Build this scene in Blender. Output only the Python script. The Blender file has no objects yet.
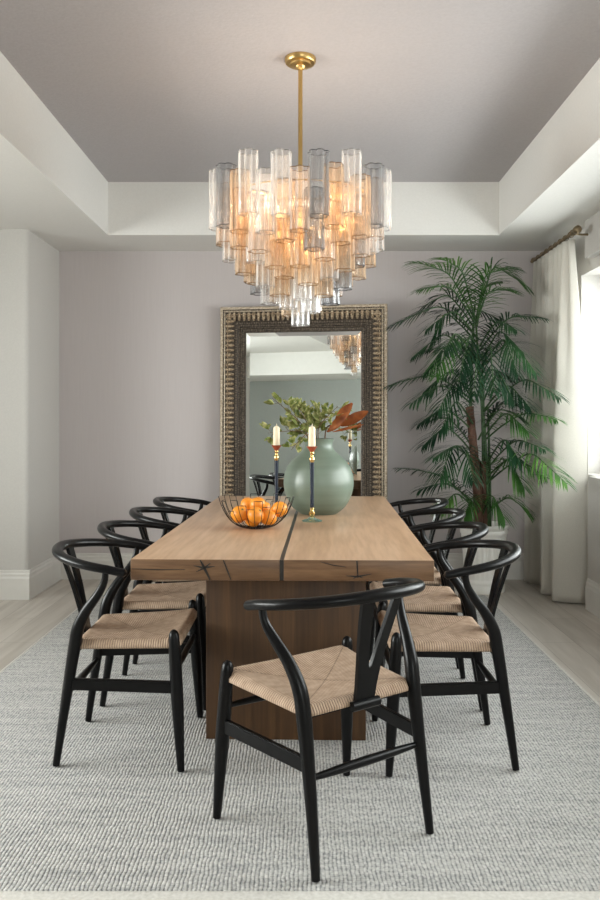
import bpy, bmesh, math, random
from mathutils import Vector, Matrix, noise as mnoise

S = bpy.context.scene
COL = S.collection
PI = math.pi
R = math.radians
random.seed(11)

# ------------------------------------------------------------------ camera, world, light, exposure
CAM_H = 1.245
FPX = 800.0                      # focal length in pixels of the 600-px-wide frame
VPX, VPY = 305.0, 421.0          # principal point of the photograph
cam_d = bpy.data.cameras.new('camera')
cam = bpy.data.objects.new('camera', cam_d)
COL.objects.link(cam)
cam.location = (0, 0, CAM_H)
cam.rotation_euler = (PI / 2, 0, 0)
cam_d.sensor_fit = 'HORIZONTAL'
cam_d.sensor_width = 36.0
cam_d.lens = 36.0 * FPX / 600.0
# with sensor_fit HORIZONTAL the shift unit is the frame width
cam_d.shift_x = -(VPX - 300.0) / 600.0
cam_d.shift_y = (VPY - 450.0) / 600.0
cam_d.clip_start = 0.05
S.camera = cam

S.view_settings.view_transform = 'Standard'
S.view_settings.look = 'None'
S.view_settings.gamma = 1.0
S.view_settings.use_curve_mapping = False
S.view_settings.exposure = 1.15

S.cycles.use_denoising = True
S.cycles.max_bounces = 14
S.cycles.diffuse_bounces = 6
S.cycles.glossy_bounces = 5
S.cycles.transmission_bounces = 10
S.cycles.transparent_max_bounces = 48
S.cycles.caustics_reflective = False
S.cycles.caustics_refractive = False
S.cycles.sample_clamp_indirect = 6.0

W = bpy.data.worlds.new('overcast_sky')
S.world = W
W.use_nodes = True
bg = W.node_tree.nodes['Background']
bg.inputs['Color'].default_value = (0.86, 0.95, 1.0, 1)
bg.inputs['Strength'].default_value = 0.8


def area_light(name, loc, rot, sx, sy, power, color):
    d = bpy.data.lights.new(name, 'AREA')
    d.shape = 'RECTANGLE'
    d.size, d.size_y = sx, sy
    d.energy = power
    d.color = color
    o = bpy.data.objects.new(name, d)
    o.location = loc
    o.rotation_euler = rot
    COL.objects.link(o)
    return o


# daylight coming in through the side windows, plus added rear fill (lights stand outside the panes)
area_light('daylight_right_window', (2.75, 3.7, 1.75), (0, R(90), 0), 1.7, 3.6, 82, (1.0, 0.99, 0.985))
area_light('daylight_left_window', (-4.75, 2.3, 1.7), (0, R(-90), 0), 1.9, 3.2, 100, (1.0, 0.985, 0.97)).data.spread = R(125)
area_light('rear_fill_light', (1.15, -2.3, 1.7), (R(90), 0, 0), 1.6, 1.7, 26, (1.0, 0.985, 0.97))  # added fill from behind the camera, brightens the chair fronts


# ------------------------------------------------------------------ small helpers
def s2l(c):
    c /= 255.0
    return c / 12.92 if c <= 0.04045 else ((c + 0.055) / 1.055) ** 2.4


def rgb(r, g, b):
    return (s2l(r), s2l(g), s2l(b), 1.0)


def at(px, py, Y):
    """a point of the place that the photograph shows at this pixel, at depth Y"""
    return Vector(((px - VPX) * Y / FPX, Y, CAM_H - (py - VPY) * Y / FPX))


def obj(name, bm, mats, parent=None, smooth=True, angle=40, recalc=True):
    if recalc:
        bmesh.ops.recalc_face_normals(bm, faces=bm.faces)
    me = bpy.data.meshes.new(name)
    bm.to_mesh(me)
    bm.free()
    if not isinstance(mats, (list, tuple)):
        mats = [mats]
    for m in mats:
        me.materials.append(m)
    if smooth:
        me.polygons.foreach_set('use_smooth', [True] * len(me.polygons))
        if angle < 180:
            me.set_sharp_from_angle(angle=R(angle))
    o = bpy.data.objects.new(name, me)
    COL.objects.link(o)
    if parent:
        o.parent = parent
    return o


def thing(name, label, cat, loc=(0, 0, 0), rotz=0.0, group=None):
    o = bpy.data.objects.new(name, None)
    o.empty_display_size = 0.1
    COL.objects.link(o)
    o.location = loc
    o.rotation_euler = (0, 0, rotz)
    return tag(o, label, cat, group)


def tag(o, label, cat, group=None):
    o['label'] = label
    o['category'] = cat
    if group:
        o['group'] = group
    return o


def struct(name, bm, m, label, cat, smooth=False, angle=40):
    o = obj(name, bm, m, smooth=smooth, angle=angle)
    o['kind'] = 'structure'
    return tag(o, label, cat)


def copy_tree(o, parent=None):
    c = o.copy()
    COL.objects.link(c)
    if parent:
        c.parent = parent
    for ch in list(o.children):
        copy_tree(ch, c)
    return c


def box(bm, x0, x1, y0, y1, z0, z1, bevel=0.0, seg=2, mat=0):
    vs = [bm.verts.new(p) for p in ((x0, y0, z0), (x1, y0, z0), (x1, y1, z0), (x0, y1, z0),
                                    (x0, y0, z1), (x1, y0, z1), (x1, y1, z1), (x0, y1, z1))]
    fs = [bm.faces.new([vs[i] for i in f]) for f in
          ((0, 3, 2, 1), (4, 5, 6, 7), (0, 1, 5, 4), (1, 2, 6, 5), (2, 3, 7, 6), (3, 0, 4, 7))]
    for f in fs:
        f.material_index = mat
    if bevel > 0:
        es = list({e for f in fs for e in f.edges})
        bmesh.ops.bevel(bm, geom=es, offset=bevel, segments=seg, affect='EDGES', profile=0.5)


def spline(pts, n):
    """Catmull-Rom through the points"""
    P = [Vector(p) for p in pts]
    if len(P) < 3:
        return [P[0].lerp(P[-1], i / n) for i in range(n + 1)]
    E = [P[0] * 2 - P[1]] + P + [P[-1] * 2 - P[-2]]
    out = []
    m = len(P) - 1
    for i in range(n + 1):
        t = i / n * m
        k = min(int(t), m - 1)
        u = t - k
        a, b, c, d = E[k], E[k + 1], E[k + 2], E[k + 3]
        out.append(0.5 * ((2 * b) + (c - a) * u + (2 * a - 5 * b + 4 * c - d) * u * u + (3 * b - a - 3 * c + d) * u ** 3))
    return out


def lerp_list(v, n):
    out = []
    m = len(v) - 1
    for i in range(n + 1):
        t = i / n * m
        k = min(int(t), m - 1)
        out.append(v[k] + (v[k + 1] - v[k]) * (t - k))
    return out


def tube(bm, pts, rad, seg=10, ref=(0, 0, 1), flat=1.0, cap=True, closed=False, mat=0, fixed_ref=False, dome=False):
    """sweep a round or oval section; rad one value or one per point; flat scales the section along the second axis"""
    P = [Vector(p) for p in pts]
    n = len(P)
    if not isinstance(rad, (list, tuple)):
        rad = [rad] * n
    ref = Vector(ref)
    rings = []
    N = None
    for i in range(n):
        if closed:
            T = (P[(i + 1) % n] - P[i - 1]).normalized()
        else:
            T = (P[min(i + 1, n - 1)] - P[max(i - 1, 0)]).normalized()
        if N is None or fixed_ref:
            N = ref - T * ref.dot(T)
            if N.length < 1e-4:
                N = Vector((1, 0, 0)) - T * T.x
            N.normalize()
        else:
            N = N - T * N.dot(T)
            N.normalize()
        B = T.cross(N)
        ring = []
        for k in range(seg):
            a = 2 * PI * k / seg
            ring.append(bm.verts.new(P[i] + (N * math.cos(a) + B * math.sin(a) * flat) * rad[i]))
        rings.append(ring)
    last = n if closed else n - 1
    for i in range(last):
        r0, r1 = rings[i], rings[(i + 1) % n]
        for k in range(seg):
            f = bm.faces.new((r0[k], r0[(k + 1) % seg], r1[(k + 1) % seg], r1[k]))
            f.material_index = mat
    if cap and not closed:
        bm.faces.new(rings[0][::-1]).material_index = mat
        bm.faces.new(rings[-1]).material_index = mat
    return rings


def lathe(bm, prof, seg=32, center=(0, 0, 0), mat=0, lobes=None):
    """turn (radius, z) points about a vertical axis"""
    cx, cy, cz = center
    rings = []
    for (r, z) in prof:
        if r < 1e-6:
            rings.append([bm.verts.new((cx, cy, cz + z))])
        else:
            ring = []
            for k in range(seg):
                a = 2 * PI * k / seg
                rr = r * (lobes(a, z) if lobes else 1.0)
                ring.append(bm.verts.new((cx + rr * math.cos(a), cy + rr * math.sin(a), cz + z)))
            rings.append(ring)
    for i in range(len(rings) - 1):
        a, b = rings[i], rings[i + 1]
        if len(a) == 1 and len(b) == 1:
            continue
        for k in range(seg):
            k2 = (k + 1) % seg
            if len(a) == 1:
                f = bm.faces.new((a[0], b[k2], b[k]))
            elif len(b) == 1:
                f = bm.faces.new((a[k], a[k2], b[0]))
            else:
                f = bm.faces.new((a[k], a[k2], b[k2], b[k]))
            f.material_index = mat


def prism(bm, outline, axis, lo, hi, mat=0):
    """extrude a closed 2-D outline along 'x', 'y' or 'z'"""
    def p(u, v, w):
        return {'x': (w, u, v), 'y': (u, w, v), 'z': (u, v, w)}[axis]
    a = [bm.verts.new(p(u, v, lo)) for u, v in outline]
    b = [bm.verts.new(p(u, v, hi)) for u, v in outline]
    n = len(a)
    fs = [bm.faces.new(a[::-1]), bm.faces.new(b)]
    for k in range(n):
        fs.append(bm.faces.new((a[k], a[(k + 1) % n], b[(k + 1) % n], b[k])))
    for f in fs:
        f.material_index = mat
    return fs


# ------------------------------------------------------------------ materials
def mat_new(name):
    m = bpy.data.materials.new(name)
    m.use_nodes = True
    nt = m.node_tree
    return m, nt, nt.nodes['Principled BSDF']


def node(nt, kind, **inp):
    n = nt.nodes.new(kind)
    for k, v in inp.items():
        n.inputs[k.replace('_', ' ')].default_value = v
    return n


def coords(nt, scale=(1, 1, 1), rot=(0, 0, 0)):
    tc = nt.nodes.new('ShaderNodeTexCoord')
    mp = nt.nodes.new('ShaderNodeMapping')
    mp.inputs['Scale'].default_value = scale
    mp.inputs['Rotation'].default_value = rot
    nt.links.new(tc.outputs['Object'], mp.inputs['Vector'])
    return mp.outputs['Vector']


def ramp(nt, fac, stops):
    r = nt.nodes.new('ShaderNodeValToRGB')
    e = r.color_ramp.elements
    while len(e) < len(stops):
        e.new(0.5)
    for el, (p, c) in zip(e, stops):
        el.position = p
        el.color = c
    nt.links.new(fac, r.inputs['Fac'])
    return r.outputs['Color']


def bump(nt, bs, height, strength=0.3, dist=0.002):
    b = nt.nodes.new('ShaderNodeBump')
    b.inputs['Strength'].default_value = strength
    b.inputs['Distance'].default_value = dist
    nt.links.new(height, b.inputs['Height'])
    nt.links.new(b.outputs['Normal'], bs.inputs['Normal'])
    return b


def noisy(name, c0, c1, scale=(20, 20, 20), nscale=1.0, rough=0.6, bstr=0.0, bdist=0.001, metal=0.0, detail=4, lo=0.3, hi=0.7, spec=0.5):
    m, nt, bs = mat_new(name)
    v = coords(nt, scale)
    n = node(nt, 'ShaderNodeTexNoise', Scale=nscale, Detail=detail)
    nt.links.new(v, n.inputs['Vector'])
    c = ramp(nt, n.outputs['Fac'], [(lo, c0), (hi, c1)])
    nt.links.new(c, bs.inputs['Base Color'])
    bs.inputs['Roughness'].default_value = rough
    bs.inputs['Metallic'].default_value = metal
    bs.inputs['Specular IOR Level'].default_value = spec
    if bstr > 0:
        bump(nt, bs, n.outputs['Fac'], bstr, bdist)
    return m


M = {}
M['white_paint'] = noisy('white_wall_paint', (0.50, 0.48, 0.455, 1), (0.53, 0.51, 0.48, 1), (90, 90, 90), 1, 0.7, 0.12, 0.001)
M['soffit_paint'] = noisy('white_soffit_paint', (0.68, 0.665, 0.635, 1), (0.71, 0.695, 0.665, 1), (90, 90, 90), 1, 0.7, 0.12, 0.001)
M['header_paint'] = noisy('white_header_paint', (0.80, 0.79, 0.76, 1), (0.83, 0.82, 0.79, 1), (14, 14, 14), 1, 0.6)
M['trim_paint'] = noisy('white_trim_paint', (0.62, 0.60, 0.565, 1), (0.65, 0.63, 0.595, 1), (14, 14, 14), 1, 0.45)
M['taupe_ceiling'] = noisy('taupe_ceiling_paint', (0.385, 0.362, 0.37, 1), (0.415, 0.392, 0.40, 1), (70, 70, 70), 1, 0.6, 0.35, 0.003)
M['taupe_wall'] = noisy('taupe_grasscloth', (0.495, 0.45, 0.445, 1), (0.515, 0.47, 0.465, 1), (90, 90, 3), 1, 0.55, 0.10, 0.001)
M['sage_paint'] = noisy('sage_grey_paint', (0.42, 0.45, 0.43, 1), (0.44, 0.47, 0.45, 1), (30, 30, 30), 1, 0.7)
M['black_wood'] = noisy('black_lacquered_wood', (0.003, 0.003, 0.0034, 1), (0.0045, 0.0045, 0.005, 1), (40, 40, 8), 1, 0.30, 0.05, 0.0005, spec=0.20)
M['brass'] = noisy('brushed_brass', (0.55, 0.36, 0.13, 1), (0.66, 0.45, 0.19, 1), (30, 30, 6), 1, 0.3, metal=1.0)
M['gold'] = noisy('polished_gold', (0.70, 0.47, 0.17, 1), (0.78, 0.55, 0.24, 1), (30, 30, 30), 1, 0.2, metal=1.0)
M['bronze'] = noisy('aged_bronze', (0.20, 0.15, 0.09, 1), (0.30, 0.23, 0.14, 1), (30, 30, 30), 1, 0.4, metal=0.8)
M['wire'] = noisy('dark_metal_wire', (0.02, 0.018, 0.016, 1), (0.035, 0.03, 0.026, 1), (30, 30, 30), 1, 0.4, metal=0.6)
M['trunk'] = noisy('palm_trunk_fibre', (0.07, 0.032, 0.02, 1), (0.16, 0.08, 0.05, 1), (40, 40, 12), 1, 0.8, 0.5, 0.006)
M['stem_green'] = noisy('green_palm_stem', (0.03, 0.075, 0.025, 1), (0.06, 0.13, 0.04, 1), (20, 20, 4), 1, 0.5)
M['moss'] = noisy('potting_moss', (0.02, 0.03, 0.012, 1), (0.06, 0.05, 0.03, 1), (60, 60, 60), 1, 0.9, 0.6, 0.01)
M['planter'] = noisy('white_glazed_planter', (0.78, 0.76, 0.71, 1), (0.84, 0.82, 0.78, 1), (12, 12, 12), 1, 0.45)
M['candle'] = noisy('ivory_wax', (0.78, 0.66, 0.46, 1), (0.84, 0.74, 0.55, 1), (12, 12, 12), 1, 0.5)
M['wick'] = noisy('charred_wick', (0.55, 0.45, 0.3, 1), (0.7, 0.6, 0.45, 1), (50, 50, 50), 1, 0.8)
M['navy'] = noisy('navy_enamel', (0.004, 0.009, 0.022, 1), (0.006, 0.014, 0.032, 1), (20, 20, 20), 1, 0.25)
M['rust'] = noisy('rust_red_enamel', (0.26, 0.05, 0.025, 1), (0.36, 0.08, 0.035, 1), (20, 20, 20), 1, 0.35)
M['orange'] = noisy('orange_peel', (0.76, 0.24, 0.015, 1), (0.85, 0.33, 0.03, 1), (12, 12, 12), 1, 0.42, 0.0)
M['calyx'] = noisy('orange_calyx', (0.10, 0.12, 0.03, 1), (0.2, 0.2, 0.07, 1), (90, 90, 90), 1, 0.7)
M['twig'] = noisy('brown_twig', (0.10, 0.06, 0.03, 1), (0.17, 0.11, 0.06, 1), (40, 40, 40), 1, 0.8)
M['dark_resin'] = noisy('dark_resin', (0.012, 0.010, 0.009, 1), (0.03, 0.024, 0.02, 1), (20, 20, 20), 1, 0.4)
M['dark_top'] = noisy('dark_stained_top', (0.02, 0.016, 0.014, 1), (0.03, 0.025, 0.02, 1), (8, 40, 8), 1, 0.4)
M['frame_white'] = noisy('white_window_frame', (0.74, 0.73, 0.70, 1), (0.77, 0.76, 0.73, 1), (10, 10, 10), 1, 0.4)
M['shade'] = noisy('window_shade_cloth', (0.42, 0.42, 0.41, 1), (0.48, 0.48, 0.47, 1), (80, 80, 80), 1, 0.8)


def m_wood(name, grain, dark, light, mid, rough=0.42, fine=1.0):
    m, nt, bs = mat_new(name)
    v = coords(nt, grain)
    n = node(nt, 'ShaderNodeTexNoise', Scale=1.0, Detail=6, Roughness=0.6, Distortion=0.6)
    nt.links.new(v, n.inputs['Vector'])
    c = ramp(nt, n.outputs['Fac'], [(0.28, dark), (0.5, mid), (0.72, light)])
    g2 = tuple(g * 5 for g in grain)
    v2 = coords(nt, g2)
    n2 = node(nt, 'ShaderNodeTexNoise', Scale=1.0, Detail=3)
    nt.links.new(v2, n2.inputs['Vector'])
    c2 = ramp(nt, n2.outputs['Fac'], [(0.35, (0.80, 0.78, 0.76, 1)), (0.6, (1, 1, 1, 1))])
    mx = nt.nodes.new('ShaderNodeMix')
    mx.data_type = 'RGBA'
    mx.blend_type = 'MULTIPLY'
    mx.inputs['Factor'].default_value = 0.8 * fine
    nt.links.new(c, mx.inputs['A'])
    nt.links.new(c2, mx.inputs['B'])
    nt.links.new(mx.outputs['Result'], bs.inputs['Base Color'])
    bs.inputs['Roughness'].default_value = rough
    bump(nt, bs, n2.outputs['Fac'], 0.12, 0.001)
    return m


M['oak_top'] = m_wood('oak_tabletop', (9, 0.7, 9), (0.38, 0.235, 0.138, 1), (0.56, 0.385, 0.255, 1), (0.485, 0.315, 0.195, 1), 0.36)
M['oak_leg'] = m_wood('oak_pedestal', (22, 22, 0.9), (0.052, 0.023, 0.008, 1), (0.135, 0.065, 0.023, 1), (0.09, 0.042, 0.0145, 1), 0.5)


M['oak_end_shaded'] = m_wood('shaded_oak_end_grain', (3, 9, 30), (0.115, 0.058, 0.025, 1), (0.23, 0.125, 0.060, 1), (0.17, 0.088, 0.041, 1), 0.45)  # end grain, deepened further: shade of the front edge is put into the colour


def m_floor():
    m, nt, bs = mat_new('pale_plank_floor')
    v = coords(nt, (1, 1, 1), (0, 0, PI / 2))
    br = nt.nodes.new('ShaderNodeTexBrick')
    br.offset = 0.37
    br.inputs['Scale'].default_value = 1.0
    br.inputs['Brick Width'].default_value = 1.5
    br.inputs['Row Height'].default_value = 0.19
    br.inputs['Mortar Size'].default_value = 0.0015
    br.inputs['Bias'].default_value = 0.0
    br.inputs['Color1'].default_value = (0.46, 0.425, 0.38, 1)
    br.inputs['Color2'].default_value = (0.58, 0.54, 0.49, 1)
    br.inputs['Mortar'].default_value = (0.30, 0.27, 0.24, 1)
    nt.links.new(v, br.inputs['Vector'])
    v2 = coords(nt, (16, 1.1, 1))
    n = node(nt, 'ShaderNodeTexNoise', Scale=1.0, Detail=6, Distortion=0.8)
    nt.links.new(v2, n.inputs['Vector'])
    c2 = ramp(nt, n.outputs['Fac'], [(0.3, (0.80, 0.78, 0.76, 1)), (0.65, (1.05, 1.05, 1.05, 1))])
    mx = nt.nodes.new('ShaderNodeMix')
    mx.data_type = 'RGBA'
    mx.blend_type = 'MULTIPLY'
    mx.inputs['Factor'].default_value = 1.0
    nt.links.new(br.outputs['Color'], mx.inputs['A'])
    nt.links.new(c2, mx.inputs['B'])
    nt.links.new(mx.outputs['Result'], bs.inputs['Base Color'])
    bs.inputs['Roughness'].default_value = 0.42
    return m


M['floor'] = m_floor()


def m_rug():
    m, nt, bs = mat_new('woven_wool_rug')
    v = coords(nt, (1, 1, 1), (0, 0, PI / 2))
    # slight wander of the rows
    nz = node(nt, 'ShaderNodeTexNoise', Scale=22.0, Detail=3)
    nt.links.new(v, nz.inputs['Vector'])
    sub = nt.nodes.new('ShaderNodeVectorMath')
    sub.operation = 'SUBTRACT'
    sub.inputs[1].default_value = (0.5, 0.5, 0.5)
    nt.links.new(nz.outputs['Color'], sub.inputs[0])
    sc = nt.nodes.new('ShaderNodeVectorMath')
    sc.operation = 'SCALE'
    sc.inputs['Scale'].default_value = 0.014
    nt.links.new(sub.outputs[0], sc.inputs[0])
    ad = nt.nodes.new('ShaderNodeVectorMath')
    ad.operation = 'ADD'
    nt.links.new(v, ad.inputs[0])
    nt.links.new(sc.outputs[0], ad.inputs[1])
    br = nt.nodes.new('ShaderNodeTexBrick')
    br.offset = 0.5
    br.inputs['Scale'].default_value = 1.0
    br.inputs['Brick Width'].default_value = 0.020
    br.inputs['Row Height'].default_value = 0.0118
    br.inputs['Mortar Size'].default_value = 0.0024
    br.inputs['Mortar Smooth'].default_value = 1.0
    br.inputs['Color1'].default_value = (0.54, 0.53, 0.51, 1)
    br.inputs['Color2'].default_value = (0.60, 0.59, 0.57, 1)
    br.inputs['Mortar'].default_value = (0.42, 0.415, 0.40, 1)
    nt.links.new(ad.outputs[0], br.inputs['Vector'])
    # ribs running along the rug, and dark flecks of yarn in the hollows between the nubs
    sx = nt.nodes.new('ShaderNodeSeparateXYZ')
    nt.links.new(ad.outputs[0], sx.inputs[0])

    def mt(op, a, b=None, c=None):
        q = nt.nodes.new('ShaderNodeMath')
        q.operation = op
        for i, w in enumerate((a, b, c)):
            if w is None:
                continue
            if isinstance(w, (int, float)):
                q.inputs[i].default_value = w
            else:
                nt.links.new(w, q.inputs[i])
        return q.outputs[0]
    rib = mt('ABSOLUTE', mt('SINE', mt('MULTIPLY', sx.outputs['Y'], PI / 0.0118)))
    v2 = coords(nt, (80, 62, 1))
    n2 = node(nt, 'ShaderNodeTexNoise', Scale=1.0, Detail=3, Roughness=0.65)
    nt.links.new(v2, n2.inputs['Vector'])
    v3 = coords(nt, (3, 26, 1))
    n3 = node(nt, 'ShaderNodeTexNoise', Scale=1.0, Detail=3, Roughness=0.6)
    nt.links.new(v3, n3.inputs['Vector'])
    # fleck strength: strong where the noise is low and between ribs, varying in bands
    low = mt('SUBTRACT', mt('ADD', 0.60, mt('MULTIPLY', mt('SUBTRACT', n3.outputs['Fac'], 0.5), 0.45)), n2.outputs['Fac'])
    gap = mt('ADD', 0.35, mt('MULTIPLY', mt('SUBTRACT', 1.0, rib), 0.9))
    fl = mt('MULTIPLY', mt('MULTIPLY', low, 5.0), gap)
    fl.node.use_clamp = True
    mx = nt.nodes.new('ShaderNodeMix')
    mx.data_type = 'RGBA'
    nt.links.new(mt('MULTIPLY', fl, 0.80), mx.inputs['Factor'])
    nt.links.new(br.outputs['Color'], mx.inputs['A'])
    mx.inputs['B'].default_value = (0.17, 0.175, 0.18, 1)
    nt.links.new(mx.outputs['Result'], bs.inputs['Base Color'])
    bs.inputs['Roughness'].default_value = 0.95
    bs.inputs['Specular IOR Level'].default_value = 0.1
    hh = mt('MULTIPLY', mt('POWER', rib, 0.6), mt('SUBTRACT', 1.0, mt('MULTIPLY', br.outputs['Fac'], 0.5)))
    bump(nt, bs, hh, 0.6, 0.005)
    return m


M['rug'] = m_rug()
M['binding'] = noisy('rug_binding', (0.55, 0.53, 0.49, 1), (0.68, 0.66, 0.62, 1), (90, 90, 90), 1, 0.9, 0.4, 0.003)


def m_cord():
    """paper cord: strands run square to each rail and meet on the diagonals"""
    m, nt, bs = mat_new('woven_paper_cord')
    tc = nt.nodes.new('ShaderNodeTexCoord')
    sp = nt.nodes.new('ShaderNodeSeparateXYZ')
    nt.links.new(tc.outputs['Object'], sp.inputs[0])

    def mt(op, a, b=None):
        n = nt.nodes.new('ShaderNodeMath')
        n.operation = op
        for i, q in enumerate((a, b)):
            if q is None:
                continue
            if isinstance(q, (int, float)):
                n.inputs[i].default_value = q
            else:
                nt.links.new(q, n.inputs[i])
        return n.outputs[0]
    x, y = sp.outputs['X'], mt('SUBTRACT', sp.outputs['Y'], 0.012)
    ax, ay = mt('ABSOLUTE', x), mt('ABSOLUTE', y)
    side = mt('GREATER_THAN', mt('MULTIPLY', ax, 0.84), ay)
    mixv = nt.nodes.new('ShaderNodeMix')
    mixv.data_type = 'FLOAT'
    nt.links.new(side, mixv.inputs['Factor'])
    nt.links.new(x, mixv.inputs['A'])
    nt.links.new(y, mixv.inputs['B'])
    wave = mt('ABSOLUTE', mt('SINE', mt('MULTIPLY', mixv.outputs['Result'], PI / 0.0088)))
    nz = node(nt, 'ShaderNodeTexNoise', Scale=34.0, Detail=4)
    nt.links.new(tc.outputs['Object'], nz.inputs['Vector'])
    c = ramp(nt, nz.outputs['Fac'], [(0.3, (0.37, 0.255, 0.172, 1)), (0.7, (0.51, 0.37, 0.265, 1))])
    w2 = ramp(nt, wave, [(0.0, (0.20, 0.17, 0.15, 1)), (0.55, (1.08, 1.08, 1.08, 1))])
    mx = nt.nodes.new('ShaderNodeMix')
    mx.data_type = 'RGBA'
    mx.blend_type = 'MULTIPLY'
    mx.inputs['Factor'].default_value = 1.0
    nt.links.new(c, mx.inputs['A'])
    nt.links.new(w2, mx.inputs['B'])
    # the diagonal joint between the quarters
    d = mt('ABSOLUTE', mt('SUBTRACT', mt('MULTIPLY', ax, 0.84), ay))
    dj = ramp(nt, mt('MULTIPLY', d, 120.0), [(0.0, (0.50, 0.46, 0.42, 1)), (0.5, (1, 1, 1, 1))])
    mx2 = nt.nodes.new('ShaderNodeMix')
    mx2.data_type = 'RGBA'
    mx2.blend_type = 'MULTIPLY'
    mx2.inputs['Factor'].default_value = 1.0
    nt.links.new(mx.outputs['Result'], mx2.inputs['A'])
    nt.links.new(dj, mx2.inputs['B'])
    nt.links.new(mx2.outputs['Result'], bs.inputs['Base Color'])
    bs.inputs['Roughness'].default_value = 0.75
    bump(nt, bs, wave, 0.7, 0.003)
    return m


M['cord'] = m_cord()


def m_frame(name, c0, c1, c2, metal=0.35, rough=0.45):
    m, nt, bs = mat_new(name)
    v = coords(nt, (1, 1, 1))
    n = node(nt, 'ShaderNodeTexNoise', Scale=70.0, Detail=5, Roughness=0.7)
    nt.links.new(v, n.inputs['Vector'])
    c = ramp(nt, n.outputs['Fac'], [(0.32, c0), (0.5, c1), (0.68, c2)])
    nt.links.new(c, bs.inputs['Base Color'])
    bs.inputs['Metallic'].default_value = metal
    bs.inputs['Roughness'].default_value = rough
    bump(nt, bs, n.outputs['Fac'], 0.5, 0.004)
    return m


M['frame_pale'] = m_frame('antiqued_champagne_gilt', (0.20, 0.155, 0.11, 1), (0.44, 0.36, 0.265, 1), (0.70, 0.61, 0.49, 1))
M['frame_gold'] = m_frame('antiqued_gold_carving', (0.09, 0.06, 0.035, 1), (0.38, 0.28, 0.18, 1), (0.70, 0.58, 0.42, 1))
M['frame_dark'] = m_frame('dark_bronzed_gilt', (0.015, 0.011, 0.009, 1), (0.055, 0.042, 0.031, 1), (0.17, 0.135, 0.10, 1))

M['frame_bead'] = m_frame('bronzed_beading', (0.05, 0.038, 0.028, 1), (0.15, 0.115, 0.085, 1), (0.34, 0.28, 0.21, 1))
mm, nt, bs = mat_new('mirror_silver')
bs.inputs['Base Color'].default_value = (0.90, 0.93, 0.91, 1)
bs.inputs['Metallic'].default_value = 1.0
bs.inputs['Roughness'].default_value = 0.01
M['mirror'] = mm


def m_curtain():
    m, nt, bs = mat_new('ivory_linen_curtain')
    v = coords(nt, (220, 220, 220))
    n = node(nt, 'ShaderNodeTexNoise', Scale=1.0, Detail=3)
    nt.links.new(v, n.inputs['Vector'])
    c = ramp(nt, n.outputs['Fac'], [(0.3, (0.60, 0.575, 0.52, 1)), (0.7, (0.67, 0.645, 0.585, 1))])
    nt.links.new(c, bs.inputs['Base Color'])
    bs.inputs['Roughness'].default_value = 0.85
    bs.inputs['Specular IOR Level'].default_value = 0.2
    tr = nt.nodes.new('ShaderNodeBsdfTranslucent')
    nt.links.new(c, tr.inputs['Color'])
    ms = nt.nodes.new('ShaderNodeMixShader')
    ms.inputs[0].default_value = 0.18
    nt.links.new(bs.outputs[0], ms.inputs[1])
    nt.links.new(tr.outputs[0], ms.inputs[2])
    nt.links.new(ms.outputs[0], nt.nodes['Material Output'].inputs['Surface'])
    bump(nt, bs, n.outputs['Fac'], 0.2, 0.001)
    return m


M['curtain'] = m_curtain()


def m_leaf(name, c0, c1, c2, nsc=9.0, rough=0.42, transl=0.15):
    m, nt, bs = mat_new(name)
    v = coords(nt, (1, 1, 1))
    n = node(nt, 'ShaderNodeTexNoise', Scale=nsc, Detail=3)
    nt.links.new(v, n.inputs['Vector'])
    c = ramp(nt, n.outputs['Fac'], [(0.32, c0), (0.5, c1), (0.68, c2)])
    nt.links.new(c, bs.inputs['Base Color'])
    bs.inputs['Roughness'].default_value = rough
    bs.inputs['Specular IOR Level'].default_value = 0.22
    tr = nt.nodes.new('ShaderNodeBsdfTranslucent')
    nt.links.new(c, tr.inputs['Color'])
    ms = nt.nodes.new('ShaderNodeMixShader')
    ms.inputs[0].default_value = transl
    nt.links.new(bs.outputs[0], ms.inputs[1])
    nt.links.new(tr.outputs[0], ms.inputs[2])
    nt.links.new(ms.outputs[0], nt.nodes['Material Output'].inputs['Surface'])
    return m


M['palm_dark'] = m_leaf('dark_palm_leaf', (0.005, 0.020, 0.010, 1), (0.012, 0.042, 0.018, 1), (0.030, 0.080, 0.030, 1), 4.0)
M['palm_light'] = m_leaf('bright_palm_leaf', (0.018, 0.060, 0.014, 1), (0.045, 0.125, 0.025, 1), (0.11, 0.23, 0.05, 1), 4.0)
M['leaf_var'] = m_leaf('variegated_leaf', (0.07, 0.11, 0.025, 1), (0.22, 0.25, 0.07, 1), (0.55, 0.52, 0.26, 1), 42.0, 0.45)
M['leaf_rust'] = m_leaf('rust_magnolia_leaf', (0.13, 0.032, 0.010, 1), (0.26, 0.075, 0.02, 1), (0.40, 0.14, 0.04, 1), 14.0, 0.5, 0.1)


def m_vase():
    m, nt, bs = mat_new('celadon_frosted_glaze')
    v = coords(nt, (1.2, 1.2, 26))
    n = node(nt, 'ShaderNodeTexNoise', Scale=1.0, Detail=4)
    nt.links.new(v, n.inputs['Vector'])
    c = ramp(nt, n.outputs['Fac'], [(0.3, (0.125, 0.162, 0.125, 1)), (0.7, (0.165, 0.208, 0.162, 1))])
    nt.links.new(c, bs.inputs['Base Color'])
    bs.inputs['Roughness'].default_value = 0.42
    bs.inputs['Coat Weight'].default_value = 0.15
    bs.inputs['Coat Roughness'].default_value = 0.25
    bump(nt, bs, n.outputs['Fac'], 0.15, 0.002)
    return m


M['vase'] = m_vase()


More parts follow.
